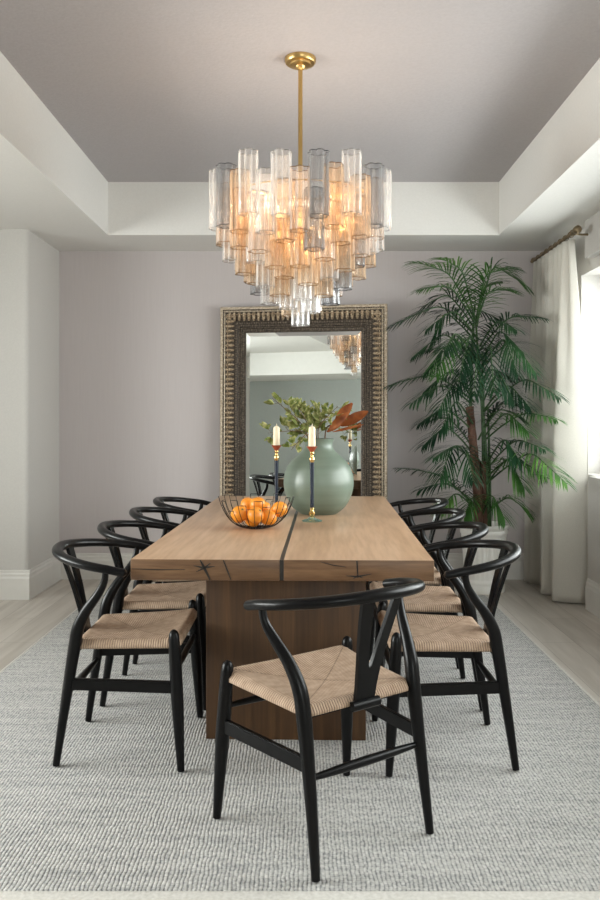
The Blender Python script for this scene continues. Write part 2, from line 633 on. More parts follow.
def m_glass(name, tint, body, base_fac, edge_fac, rough=0.06):
    """moulded glass: see-through in the middle, milky where it is seen edge-on, with ripples"""
    m = bpy.data.materials.new(name)
    m.use_nodes = True
    nt = m.node_tree
    nt.nodes.remove(nt.nodes['Principled BSDF'])
    out = nt.nodes['Material Output']
    v = coords(nt, (70, 70, 8))
    n = node(nt, 'ShaderNodeTexNoise', Scale=1.0, Detail=3)
    nt.links.new(v, n.inputs['Vector'])
    b = nt.nodes.new('ShaderNodeBump')
    b.inputs['Strength'].default_value = 0.5
    b.inputs['Distance'].default_value = 0.01
    nt.links.new(n.outputs['Fac'], b.inputs['Height'])
    tp = nt.nodes.new('ShaderNodeBsdfTransparent')
    tp.inputs['Color'].default_value = tint
    gl = nt.nodes.new('ShaderNodeBsdfGlossy')
    gl.inputs['Color'].default_value = (1, 1, 1, 1)
    gl.inputs['Roughness'].default_value = rough
    df = nt.nodes.new('ShaderNodeBsdfDiffuse')
    df.inputs['Color'].default_value = body
    tl = nt.nodes.new('ShaderNodeBsdfTranslucent')
    tl.inputs['Color'].default_value = body
    for q in (gl, df, tl):
        nt.links.new(b.outputs['Normal'], q.inputs['Normal'])
    m1 = nt.nodes.new('ShaderNodeMixShader')
    m1.inputs[0].default_value = 0.65
    nt.links.new(df.outputs[0], m1.inputs[1])
    nt.links.new(tl.outputs[0], m1.inputs[2])
    m2 = nt.nodes.new('ShaderNodeMixShader')
    m2.inputs[0].default_value = 0.35
    nt.links.new(m1.outputs[0], m2.inputs[1])
    nt.links.new(gl.outputs[0], m2.inputs[2])
    lw = nt.nodes.new('ShaderNodeLayerWeight')
    lw.inputs['Blend'].default_value = 0.35
    nt.links.new(b.outputs['Normal'], lw.inputs['Normal'])
    mr = nt.nodes.new('ShaderNodeMapRange')
    mr.inputs['To Min'].default_value = base_fac
    mr.inputs['To Max'].default_value = edge_fac
    nt.links.new(lw.outputs['Facing'], mr.inputs['Value'])
    m3 = nt.nodes.new('ShaderNodeMixShader')
    nt.links.new(mr.outputs[0], m3.inputs[0])
    nt.links.new(tp.outputs[0], m3.inputs[1])
    nt.links.new(m2.outputs[0], m3.inputs[2])
    nt.links.new(m3.outputs[0], out.inputs['Surface'])
    return m


M['glass_clear'] = m_glass('clear_ribbed_glass', (0.97, 0.97, 0.97, 1), (0.93, 0.92, 0.91, 1), 0.24, 0.92)
M['glass_smoke'] = m_glass('smoke_ribbed_glass', (0.74, 0.75, 0.77, 1), (0.42, 0.44, 0.46, 1), 0.24, 0.90)
M['glass_amber'] = m_glass('amber_ribbed_glass', (0.97, 0.88, 0.77, 1), (0.88, 0.69, 0.50, 1), 0.24, 0.88)
M['glass_blush'] = m_glass('blush_ribbed_glass', (0.97, 0.93, 0.89, 1), (0.90, 0.79, 0.71, 1), 0.24, 0.90)
M['rim_clear'] = noisy('clear_glass_rim', (0.20, 0.19, 0.18, 1), (0.32, 0.31, 0.30, 1), (20, 20, 20), 1, 0.15)
M['rim_smoke'] = noisy('smoke_glass_rim', (0.025, 0.027, 0.03, 1), (0.045, 0.045, 0.05, 1), (20, 20, 20), 1, 0.15)
M['rim_amber'] = noisy('amber_glass_rim', (0.12, 0.06, 0.02, 1), (0.20, 0.10, 0.035, 1), (20, 20, 20), 1, 0.15)
M['pane'] = m_glass('window_pane', (0.97, 0.99, 0.98, 1), (0.8, 0.85, 0.83, 1), 0.01, 0.12, 0.02)
M['foot_glass'] = m_glass('teal_glass_foot', (0.55, 0.78, 0.74, 1), (0.35, 0.55, 0.50, 1), 0.25, 0.7, 0.05)

mb, nt, bs = mat_new('warm_bulb')
bs.inputs['Base Color'].default_value = (1, 0.9, 0.75, 1)
bs.inputs['Emission Color'].default_value = (1.0, 0.74, 0.45, 1)
bs.inputs['Emission Strength'].default_value = 4.0
M['bulb'] = mb


def m_floral():
    m, nt, bs = mat_new('grey_floral_panel')
    v = coords(nt, (9, 9, 9))
    vo = nt.nodes.new('ShaderNodeTexVoronoi')
    vo.feature = 'DISTANCE_TO_EDGE'
    nt.links.new(v, vo.inputs['Vector'])
    c = ramp(nt, vo.outputs['Distance'], [(0.02, (0.10, 0.12, 0.11, 1)), (0.07, (0.34, 0.37, 0.34, 1))])
    nt.links.new(c, bs.inputs['Base Color'])
    bs.inputs['Roughness'].default_value = 0.6
    return m


M['floral'] = m_floral()

# ------------------------------------------------------------------ the room
XL, XR, YB, ZS, ZT = -1.935, 1.935, 6.30, 2.584, 2.966     # side walls, accent wall, soffit and tray heights
YF = -1.60                                                   # wall behind the camera
XLL = -4.20                                                  # far wall of the open space on the left
T = 0.14
XP = 1.875                                                   # face of the thicker wall under and over the window

bm = bmesh.new()
box(bm, XLL - T, XR + 0.3, YF - T, YB + T, -0.10, 0.0)
struct('floor', bm, M['floor'], 'pale greige wood plank floor around the rug', 'floor')

TX0, TX1, TY0, TY1 = -1.418, 1.397, -0.75, 5.76
bm = bmesh.new()
box(bm, TX0, TX1, TY0, TY1, ZT, ZT + 0.1)
struct('ceiling', bm, M['taupe_ceiling'], 'taupe textured ceiling inside the raised tray', 'ceiling')

bm = bmesh.new()   # dropped soffit around the tray, one slab with a hole (its inner faces are the tray's sides)
for (x0, x1, y0, y1) in ((XLL - T, TX0, YF - T, YB + T), (TX1, XR + 0.3, YF - T, YB + T), (TX0, TX1, TY1, YB + T), (TX0, TX1, YF - T, TY0)):
    box(bm, x0, x1, y0, y1, ZS, ZT + 0.1)
struct('ceiling_soffit', bm, M['soffit_paint'], 'white dropped soffit framing the tray ceiling', 'ceiling')

bm = bmesh.new()
box(bm, XL - T, XR + T + 0.2, YB, YB + T, 0, ZS)
struct('wall_back', bm, M['taupe_wall'], 'taupe grasscloth accent wall behind the mirror', 'wall')

# left: a short return wall with a soft corner, then a wall facing the camera that runs off to the left
YJ = 5.586
bm = bmesh.new()
rr = 0.03
out = [(XLL, YJ), (XL - rr, YJ)]
for k in range(1, 7):
    a = -PI / 2 + (PI / 2) * k / 6
    out.append((XL - rr + rr * math.cos(a), YJ + rr + rr * math.sin(a)))
out += [(XL, YB + T), (XLL, YB + T)]
prism(bm, out, 'z', 0, ZS)
struct('wall_left', bm, M['white_paint'], 'white wall at left with a rounded outer corner', 'wall', smooth=True, angle=30)

# far left wall with a window opening (out of frame; lets the daylight in)
bm = bmesh.new()
LW = (0.7, 3.9, 0.75, 2.35)
box(bm, XLL - T, XLL, YF, LW[0], 0, ZS)
box(bm, XLL - T, XLL, LW[1], YJ, 0, ZS)
box(bm, XLL - T, XLL, LW[0], LW[1], 0, LW[2])
box(bm, XLL - T, XLL, LW[0], LW[1], LW[3], ZS)
struct('wall_far_left', bm, M['white_paint'], 'white wall of the open space on the left, with a window', 'wall')

# right wall: thin outer wall with the window opening, and a thicker inner layer over and under it
WY0, WY1, WZ0, WZ1 = 1.90, 5.60, 0.878, 2.262
XO = 2.17
bm = bmesh.new()
box(bm, XR, XO, YF, WY0, 0, ZS)
box(bm, XR, XO, WY1, YB + T, 0, ZS)
box(bm, XR, XO, WY0, WY1, 0, WZ0)
box(bm, XR, XO, WY0, WY1, WZ1, ZS)
box(bm, XP, XR, YF, 5.30, 0, WZ0)
box(bm, XP, XR, YF, 5.36, 2.335, ZS)
box(bm, XP, XR, YF, WY0, WZ0, 2.335)
struct('wall_right', bm, M['white_paint'], 'white wall at right with a deep window recess', 'wall')

# wall behind the camera with an added window on its right for front fill, and a boxed header
BW = (0.45, 1.85, 0.75, 2.35)
bm = bmesh.new()
box(bm, XLL - T, BW[0], YF - T, YF, 0, ZS)
box(bm, BW[1], XR + T, YF - T, YF, 0, ZS)
box(bm, BW[0], BW[1], YF - T, YF, 0, BW[2])
box(bm, BW[0], BW[1], YF - T, YF, BW[3], ZS)
struct('wall_front', bm, M['sage_paint'], 'sage grey wall seen only in the mirror', 'wall')
bm = bmesh.new()
box(bm, XLL, -0.05, YF, YF + 1.2, 2.215, ZS, 0.004)
struct('trim_1', bm, M['header_paint'], 'white boxed header along the sage wall, seen in the mirror', 'header')


# baseboards
def base_profile():
    return [(0, 0), (0.018, 0), (0.018, 0.145), (0.013, 0.160), (0.013, 0.176), (0.008, 0.186), (0.008, 0.198), (0.0, 0.205)]


def baseboard(name, p0, p1, inward, label):
    p0, p1, nrm = Vector(p0), Vector(p1), Vector(inward)
    bm = bmesh.new()
    rows = []
    for p in (p0, p1):
        rows.append([bm.verts.new((p.x + nrm.x * u, p.y + nrm.y * u, z)) for u, z in base_profile()])
    n = len(rows[0])
    for k in range(n):
        bm.faces.new((rows[0][k], rows[0][(k + 1) % n], rows[1][(k + 1) % n], rows[1][k]))
    bm.faces.new(rows[0])
    bm.faces.new(rows[1][::-1])
    struct(name, bm, M['trim_paint'], label, 'baseboard')


baseboard('baseboard_back', (XL, YB, 0), (XR, YB, 0), (0, -1, 0), 'white moulded baseboard along the taupe wall')
baseboard('baseboard_left', (XLL, YJ, 0), (XL + 0.016, YJ, 0), (0, -1, 0), 'white baseboard on the left wall that faces the camera')
baseboard('baseboard_return', (XL, YJ, 0), (XL, YB, 0), (1, 0, 0), 'white baseboard on the short left return wall')
baseboard('baseboard_right', (XP, YF, 0), (XP, 5.30, 0), (-1, 0, 0), 'white baseboard under the window at right')
baseboard('baseboard_niche', (XR, 5.30, 0), (XR, YB, 0), (-1, 0, 0), 'white baseboard behind the curtain')


# windows
def window(name, axis, fixed, a0, a1, z0, z1, nmul, label, wsign):
    w = 0.06
    d0, d1 = fixed - 0.025, fixed + 0.025

    def put(bm, u0, u1, v0, v1, e0=d0, e1=d1):
        if axis == 'x':
            box(bm, e0, e1, u0, u1, v0, v1, 0.004)
        else:
            box(bm, u0, u1, e0, e1, v0, v1, 0.004)
    root = bpy.data.objects.new(name, None)
    COL.objects.link(root)
    root['kind'] = 'structure'
    tag(root, label, 'window')
    bm = bmesh.new()
    put(bm, a0, a1, z0, z0 + w)
    put(bm, a0, a1, z1 - w, z1)
    put(bm, a0, a0 + w, z0 + w, z1 - w)
    put(bm, a1 - w, a1, z0 + w, z1 - w)
    obj('window_frame', bm, M['frame_white'], root, smooth=False)
    for k in range(1, nmul):
        c = a0 + (a1 - a0) * k / nmul
        bm = bmesh.new()
        put(bm, c - 0.03, c + 0.03, z0 + w, z1 - w)
        obj('mullion', bm, M['frame_white'], root, smooth=False)
    for k in range(nmul):
        b0 = a0 + (a1 - a0) * k / nmul + 0.032 + (0.03 if k == 0 else 0)
        b1 = a0 + (a1 - a0) * (k + 1) / nmul - 0.032 - (0.03 if k == nmul - 1 else 0)
        bm = bmesh.new()
        if axis == 'x':
            box(bm, fixed - 0.003, fixed + 0.003, b0, b1, z0 + w + 0.001, z1 - w - 0.001)
        else:
            box(bm, b0, b1, fixed - 0.003, fixed + 0.003, z0 + w + 0.001, z1 - w - 0.001)
        obj('pane', bm, M['pane'], root, smooth=False)


window('window_1', 'x', XO - 0.03, WY0, WY1, WZ0, WZ1, 3, 'bright white window beside the curtain at right', 1)
window('window_2', 'x', XLL - T / 2, LW[0], LW[1], LW[2], LW[3], 3, 'window of the open space on the left, out of frame', 1)
window('fill_window', 'y', YF - T / 2, BW[0], BW[1], BW[2], BW[3], 2, 'added window in the sage wall behind the camera, for front fill light', 1)  # unseen opening, added with its lamp to light the chairs from the front

# ------------------------------------------------------------------ rug
RZ = 0.010
rug = thing('area_rug', 'large pale grey woven wool rug under the dining table', 'rug', (-0.11, 3.89, 0))
bm = bmesh.new()
box(bm, -1.385, 1.385, -1.785, 1.785, 0.0005, RZ, 0.004)
obj('woven_field', bm, M['rug'], rug)
bm = bmesh.new()
for (x0, x1, y0, y1) in ((-1.40, -1.384, -1.845, 1.80), (1.384, 1.40, -1.845, 1.80), (-1.384, 1.384, -1.845, -1.784), (-1.384, 1.384, 1.784, 1.80)):
    box(bm, x0, x1, y0, y1, 0.0005, RZ - 0.001, 0.004)
obj('binding', bm, M['binding'], rug)

# ------------------------------------------------------------------ dining table
TW, TL, TH, TT = 1.067, 2.385, 0.758, 0.074
tyaw = R(-1.5)
table = thing('dining_table', 'long oak dining table with a dark seam and a slab pedestal on the rug', 'table', (-0.051, 4.0, 0), tyaw)
hl = TL / 2
bm = bmesh.new()
box(bm, -TW / 2, -0.007, -hl, hl, TH - TT, TH, 0.003)
box(bm, 0.007, TW / 2, -hl, hl, TH - TT, TH, 0.003)
bm.normal_update()
for f in bm.faces:
    if abs(f.normal.y) > .8:
        f.material_index = 1
top = obj('tabletop', bm, [M['oak_top'], M['oak_end_shaded']], table)
bm = bmesh.new()
box(bm, -0.0075, 0.0075, -hl + 0.001, hl - 0.001, TH - TT + 0.001, TH - 0.0012)
sm = obj('seam_inlay', bm, M['dark_resin'], top)
sm['label'] = 'dark resin seam along the middle of the tabletop'


def crack(bm, pts, wid, depth=0.0016):
    """a dark resin-filled crack on the front edge: a tapered sliver; points are (x, z) on the end face"""
    n = len(pts)
    L, Rr = [], []
    for i in range(n):
        a = Vector(pts[max(i - 1, 0)])
        b = Vector(pts[min(i + 1, n - 1)])
        t = (b - a).normalized()
        q = Vector((-t.y, t.x)) * wid[i]
        L.append((pts[i][0] + q.x, pts[i][1] + q.y))
        Rr.append((pts[i][0] - q.x, pts[i][1] - q.y))
    prism(bm, L + Rr[::-1], 'y', -hl - depth, -hl + 0.004)


zt, zb = TH - 0.002, TH - TT + 0.002      # coordinates of the end face: x from the table's middle, z height
STAR_L = [([(-0.287, zt), (-0.272, TH - 0.03), (-0.252, zb)], [0.0015, 0.005, 0.002]),
          ([(-0.31, TH - 0.022), (-0.275, TH - 0.029), (-0.235, TH - 0.024)], [0.0008, 0.004, 0.0008]),
          ([(-0.30, TH - 0.043), (-0.272, TH - 0.03), (-0.25, TH - 0.012)], [0.0008, 0.0035, 0.0008])]
STAR_R = [([(0.264, zt), (0.266, TH - 0.035), (0.268, TH - 0.06)], [0.0024, 0.0024, 0.0010]),
          ([(0.225, TH - 0.055), (0.266, TH - 0.058), (0.315, TH - 0.048)], [0.0008, 0.0032, 0.0008]),
          ([(0.25, TH - 0.066), (0.266, TH - 0.055), (0.285, TH - 0.062)], [0.0006, 0.0030, 0.0006])]
LINES = [[([(-0.205, zt), (-0.192, TH - 0.035), (-0.178, zb)], [0.0016, 0.0024, 0.0012])],
         [([(-0.53, TH - 0.034), (-0.44, TH - 0.037), (-0.34, TH - 0.036)], [0.0008, 0.0016, 0.0008])],
         [([(0.135, TH - 0.006), (0.18, TH - 0.018), (0.225, TH - 0.024)], [0.0006, 0.0016, 0.0006])]]
for grp, lab in [(STAR_L, 'dark star-shaped crack'), (STAR_R, 'dark star-shaped crack')] + [(g_, 'thin dark crack') for g_ in LINES]:
    bm = bmesh.new()
    for q, w in grp:
        crack(bm, q, w)
    ck = obj('crack', bm, M['dark_resin'], top)
    ck['label'] = lab + ' in the end grain'
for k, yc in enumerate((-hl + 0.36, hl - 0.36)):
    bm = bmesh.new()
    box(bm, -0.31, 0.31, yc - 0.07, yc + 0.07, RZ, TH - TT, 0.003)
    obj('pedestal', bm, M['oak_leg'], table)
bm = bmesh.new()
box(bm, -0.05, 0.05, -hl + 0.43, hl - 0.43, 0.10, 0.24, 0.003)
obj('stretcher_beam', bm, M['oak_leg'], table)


# ------------------------------------------------------------------ chairs
def rail_point(t):
    """t from -1 to 1 along the steam-bent top rail: short straight arms and a half-oval back"""
    u = abs(t)
    sg = 1 if t >= 0 else -1
    if u < .80:
        a = PI / 2 * u / .80
        x, y = .268 * math.sin(a), -.030 - .243 * math.cos(a)
    else:
        k = (u - .80) / .20
        x, y = .268 - .004 * k * k, -.030 + .069 * k
    z = .750 - .056 * u ** 1.5
    return Vector((sg * x, y, z))


def make_chair(label):
    t = thing('dining_chair', label, 'chair', group='black dining chairs around the table')
    bw = M['black_wood']
    for s in (-1, 1):       # front legs, turned, with a rounded top standing above the seat
        bm = bmesh.new()
        foot, head = Vector((s * 0.258, 0.228, 0)), Vector((s * 0.236, 0.198, 0.492))
        pr = [(0, .0125), (.05, .0135), (.25, .0178), (.45, .0215), (.6, .0225), (.8, .0215), (.93, .0195), (.965, .0175), (.985, .013), (.997, .006), (1.0, .001)]
        tube(bm, [foot.lerp(head, q) for q, _ in pr], [r for _, r in pr], 14)
        obj('leg', bm, bw, t)
    for s in (-1, 1):       # rear legs sweep forward above the seat to carry the arms
        bm = bmesh.new()
        cp = [(s * .212, -.226, 0), (s * .208, -.203, .16), (s * .206, -.180, .31), (s * .206, -.162, .42), (s * .210, -.148, .49),
              (s * .222, -.115, .555), (s * .240, -.072, .612), (s * .256, -.044, .660), (s * .262, -.036, .704)]
        rd = [.0125, .0165, .020, .0225, .022, .0185, .0155, .0125, .011]
        tube(bm, spline(cp, 36), lerp_list(rd, 36), 14)
        obj('leg', bm, bw, t)
    bm = bmesh.new()        # the curved top rail and arms
    ts = [-1 + 2 * i / 80 for i in range(81)]
    rad = []
    for q in ts:
        u = abs(q)
        rad.append(.0180 - .0035 * u if u < .97 else .0146 * math.sqrt(max(0.03, 1 - ((u - .97) / .031) ** 2)))
    tube(bm, [rail_point(q) for q in ts], rad, 14, flat=1.18)
    obj('top_rail', bm, bw, t)
    bm = bmesh.new()        # Y-shaped back splat, leaning back
    half = [(.034, 0), (.037, .06), (.042, .11), (.052, .18), (.063, .25), (.074, .330)]
    inner = [(.036, .330), (.026, .25), (.015, .18), (.005, .118), (.0, .108)]
    outl = [(x, z) for x, z in half] + [(x, z) for x, z in inner] + [(-x, z) for x, z in inner[-2::-1]] + [(-x, z) for x, z in half[::-1]]
    base, topy, z0 = -0.170, -0.264, 0.412

    def sp(x, z, off):
        k = z / .330
        return (x, base + (topy - base) * k + 0.010 * math.sin(PI * k) + 1.9 * x * x * k + off, z0 + z)
    fr = [bm.verts.new(sp(x, z, .0065)) for x, z in outl]
    bk = [bm.verts.new(sp(x, z, -.0065)) for x, z in outl]
    n = len(outl)
    # faces as quads between outer and inner outline, left and right limbs
    def limb(vs, sgn):
        ni = len(half)
        o = [vs[i] for i in range(ni)] if sgn > 0 else [vs[n - 1 - i] for i in range(ni)]
        i_ = [vs[ni + i] for i in range(len(inner))]
        if sgn < 0:
            c = vs[ni + len(inner) - 1]
            i_ = [vs[n - ni - 1 - i] for i in range(len(inner) - 1)] + [c]
        return o, i_
    for vs in (fr, bk):
        for sgn in (1, -1):
            o, i_ = limb(vs, sgn)
            bm.faces.new((o[5], o[4], i_[1], i_[0]))
            bm.faces.new((o[4], o[3], i_[2], i_[1]))
            bm.faces.new((o[3], o[2], i_[3], i_[2]))
            bm.faces.new((o[2], i_[4], i_[3]))
        oR, iR = limb(vs, 1)
        oL, iL = limb(vs, -1)
        bm.faces.new((oR[2], oR[1], oL[1], oL[2], iR[4]))
        bm.faces.new((oR[1], oR[0], oL[0], oL[1]))
    for k in range(n):
        bm.faces.new((fr[k], fr[(k + 1) % n], bk[(k + 1) % n], bk[k]))
    obj('back_splat', bm, bw, t, angle=50)
    for s in (-1, 1):       # flat side stretchers
        bm = bmesh.new()
        p0, p1 = Vector((s * .207, -.180, .290)), Vector((s * .246, .211, .290))
        d = (p1 - p0).normalized()
        q = Vector((-d.y, d.x, 0)) * .009
        up = Vector((0, 0, .021))
        vs = []
        for p in (p0, p1):
            vs.append([bm.verts.new(p + q + up), bm.verts.new(p - q + up), bm.verts.new(p - q - up), bm.verts.new(p + q - up)])
        for k in range(4):
            bm.faces.new((vs[0][k], vs[0][(k + 1) % 4], vs[1][(k + 1) % 4], vs[1][k]))
        bm.faces.new(vs[0][::-1])
        bm.faces.new(vs[1])
        bmesh.ops.bevel(bm, geom=list(bm.edges), offset=.003, segments=2, affect='EDGES')
        obj('stretcher', bm, bw, t)
    bm = bmesh.new()        # round rear and front stretchers, swelling in the middle
    tube(bm, spline([(-.203, -.186, .255), (0, -.186, .255), (.203, -.186, .255)], 12), lerp_list([.008, .0125, .014, .0125, .008], 12), 12)
    obj('stretcher', bm, bw, t)
    bm = bmesh.new()
    tube(bm, spline([(-.242, .207, .348), (0, .207, .348), (.242, .207, .348)], 12), lerp_list([.008, .0115, .0125, .0115, .008], 12), 12)
    obj('stretcher', bm, bw, t)
    bm = bmesh.new()        # seat rails under the cord
    def bar(p0, p1, hw, z0, z1):
        p0, p1 = Vector(p0), Vector(p1)
        d = (p1 - p0).normalized()
        q = Vector((-d.y, d.x)) * hw
        prism(bm, [tuple(p0 + q), tuple(p0 - q), tuple(p1 - q), tuple(p1 + q)], 'z', z0, z1)
    bar((-.20, -.150), (.20, -.150), .010, .408, .424)
    tube(bm, [(-.050, -.178, .416), (.050, -.178, .416)], .0145, 12)
    obj('seat_frame', bm, bw, t)
    # woven seat: rolled edges, slightly dished, notched round the legs by its rounded corners
    bm = bmesh.new()
    nx, ny = 30, 28
    def seat_pt(u, v, upper):
        y = -.170 + .392 * v
        hw = .206 + (.246 - .206) * v
        x = (2 * u - 1) * hw
        # edges roll down
        eu, ev = abs(2 * u - 1), abs(2 * v - 1)
        e = max(eu, ev)
        dish = -.018 * (1 - eu ** 2) * (1 - ev ** 2)
        lift = .012 * eu ** 4 * (1 - v) * 0 + 0.010 * ev ** 6 * (v > .5)
        rim = -.022 * max(0, (e - .88) / .12) ** 2.2
        z = .446 + .014 * v + dish + lift + rim
        if eu > .86 and ev > .86:           # corners tuck in at the legs
            k = min((eu - .86), (ev - .86)) / .14
            x *= 1 - .075 * k
            y -= (.016 if v > .5 else -.016) * k
        if not upper:
            z = .408 + .014 * v - rim * .35
        return (x, y, z)
    for upper in (True, False):
        g = [[bm.verts.new(seat_pt(i / nx, j / ny, upper)) for j in range(ny + 1)] for i in range(nx + 1)]
        for i in range(nx):
            for j in range(ny):
                bm.faces.new((g[i][j], g[i + 1][j], g[i + 1][j + 1], g[i][j + 1]))
        per = [g[i][0] for i in range(nx)] + [g[nx][j] for j in range(ny)] + [g[i][ny] for i in range(nx, 0, -1)] + [g[0][j] for j in range(ny, 0, -1)]
        if upper:
            per_u = per
        else:
            for k in range(len(per)):
                bm.faces.new((per_u[k], per_u[(k + 1) % len(per)], per[(k + 1) % len(per)], per[k]))
    obj('woven_seat', bm, M['cord'], t, angle=80)
    return t


chair0 = make_chair('black dining chair turned away at the near end of the table, nearest the camera')
CH = [  # x, y, rotation, label
    (0.069, 2.450, R(35.8), 'black dining chair with its back to the camera at the near end of the table'),
    (-0.664, 3.072, R(-90), 'black dining chair on the left side of the table, nearest the camera'),
    (-0.650, 3.670, R(-90), 'black dining chair on the left side, second from the camera'),
    (-0.640, 4.275, R(-89.5), 'black dining chair on the left side, third from the camera'),
    (-0.625, 4.860, R(-90), 'black dining chair on the left side, farthest from the camera by the mirror'),
    (0.517, 3.035, R(90.5), 'black dining chair on the right side of the table, nearest the camera'),
    (0.531, 3.620, R(90), 'black dining chair on the right side, second from the camera'),
    (0.544, 4.200, R(89.5), 'black dining chair on the right side, third from the camera'),
    (0.561, 4.790, R(90), 'black dining chair on the right side, farthest from the camera by the palm'),
]
for i, (x, y, rz, lab) in enumerate(CH):
    c = chair0 if i == 0 else copy_tree(chair0)
    c.location = (x, y, RZ + 0.0045)
    c.rotation_euler = (0, 0, rz)
    c['label'] = lab

# ------------------------------------------------------------------ mirror leaning on the taupe wall
MW, MHT, FW = 1.292, 2.124, 0.200
mir = thing('floor_mirror', 'tall floor mirror in a carved antique gold frame against the taupe wall', 'mirror', (-0.018, 6.12, 0.004))
mir.rotation_euler = (R(-0.9), 0, R(-8.5))
# profile across the frame: distance in from the outer edge, height toward the room, material
prof = [(0, 0.0, 0), (0, .036, 0), (.005, .042, 0), (.022, .042, 0), (.026, .034, 2), (.031, .034, 2), (.034, .042, 0), (.042, .044, 0), (.046, .036, 2),
        (.050, .036, 2), (.112, .026, 2), (.118, .030, 2), (.134, .030, 2), (.138, .026, 2), (.156, .024, 2), (.160, .028, 2), (.168, .026, 2), (.172, .020, 2), (.186, .018, 2), (FW, .012, 2), (FW, 0, 2)]
hw = MW / 2


def frame_ring(d):
    return [(-hw + d, d), (hw - d, d), (hw - d, MHT - d), (-hw + d, MHT - d)]


bm = bmesh.new()
rings = []
for d, h, mi in prof:
    rings.append([bm.verts.new((x, -h, z)) for x, z in frame_ring(d)])
for i in range(len(prof) - 1):
    for k in range(4):
        f = bm.faces.new((rings[i][k], rings[i][(k + 1) % 4], rings[i + 1][(k + 1) % 4], rings[i + 1][k]))
        f.material_index = prof[i + 1][2]
obj('frame', bm, [M['frame_pale'], M['frame_gold'], M['frame_dark']], mir, angle=30)


def along(d, step):
    """evenly spaced stations round the frame at distance d from its edge: position, inward direction"""
    c = [Vector((x, 0, z)) for x, z in frame_ring(d)]
    out = []
    for k in range(4):
        a, b = c[k], c[(k + 1) % 4]
        n = max(2, round((b - a).length / step))
        tdir = (b - a).normalized()
        inn = Vector((-tdir.z, 0, tdir.x))
        for i in range(n):
            out.append((a.lerp(b, (i + .5) / n), inn, tdir))
    return out


def bead(bm, p, r, h, mat=0, seg=6):
    """low dome"""
    rows = []
    for q in (0, .5, .85):
        rad = r * math.sqrt(1 - q * q)
        rows.append([bm.verts.new((p.x + rad * math.cos(2 * PI * k / seg), p.y - h * q, p.z + rad * math.sin(2 * PI * k / seg))) for k in range(seg)])
    tip = bm.verts.new((p.x, p.y - h, p.z))
    for i in range(2):
        for k in range(seg):
            bm.faces.new((rows[i][k], rows[i][(k + 1) % seg], rows[i + 1][(k + 1) % seg], rows[i + 1][k])).material_index = mat
    for k in range(seg):
        bm.faces.new((rows[2][k], rows[2][(k + 1) % seg], tip)).material_index = mat


bm = bmesh.new()
for p, inn, td in along(.0285, .013):
    bead(bm, p + Vector((0, -.032, 0)), .0050, .009)
obj('bead_border', bm, M['frame_pale'], mir, angle=80)
bm = bmesh.new()
for p, inn, td in along(.056, .0375):       # row of carved tongues pointing inward, dark hollows between them
    for (u, w, h) in ((.000, .0150, .018), (.018, .0150, .021), (.034, .0130, .020), (.047, .0085, .015)):
        bead(bm, p + inn * u + Vector((0, -.032, 0)), w, h, 0, 8)
    for sg in (-1, 1):
        bead(bm, p + inn * .004 + td * (sg * .0165) + Vector((0, -.034, 0)), .0055, .012, 0, 6)
obj('carved_tongues', bm, M['frame_gold'], mir, angle=80)
bm = bmesh.new()
for d, step, r, h, y in ((.126, .019, .0072, .009, -.029), (.147, .014, .0055, .008, -.024), (.164, .010, .0040, .006, -.026), (.179, .014, .0055, .006, -.018)):
    for p, inn, td in along(d, step):
        bead(bm, p + Vector((0, y, 0)), r, h)
obj('inner_beading', bm, M['frame_bead'], mir, angle=80)
bm = bmesh.new()
b0, b1 = FW - .004, FW + .030
o_ = [bm.verts.new((x, -.008, z)) for x, z in frame_ring(b0)]
i_ = [bm.verts.new((x, -.0105, z)) for x, z in frame_ring(b1)]
for k in range(4):
    bm.faces.new((o_[k], o_[(k + 1) % 4], i_[(k + 1) % 4], i_[k]))
bm.faces.new(i_)
gl = obj('mirror_glass', bm, M['mirror'], mir, smooth=False)
bm = bmesh.new()
box(bm, -hw + .02, hw - .02, -.004, .012, .02, MHT - .02)
obj('backing_board', bm, M['dark_top'], mir, smooth=False)

# what the mirror sees: a low console on the sage wall
con = thing('console_cabinet', 'low grey patterned console with a dark top, seen only in the mirror', 'cabinet', (-1.55, YF + .24, 0))
bm = bmesh.new()
box(bm, -.95, .95, -.22, .22, .60, .63, .004)
obj('cabinet_top', bm, M['dark_top'], con)
bm = bmesh.new()
box(bm, -.92, .92, -.20, .20, .08, .60, .004)
obj('cabinet_body', bm, M['trim_paint'], con)
for k in range(3):
    bm = bmesh.new()
    box(bm, -.90 + .605 * k, -.31 + .605 * k, .20, .218, .10, .545, .004)
    obj('door', bm, M['floral'], con)
for sx in (-1, 1):
    for sy in (-1, 1):
        bm = bmesh.new()
        tube(bm, [(sx * .86, sy * .15, 0), (sx * .86, sy * .15, .08)], [.014, .02], 10)
        obj('leg', bm, M['dark_top'], con)

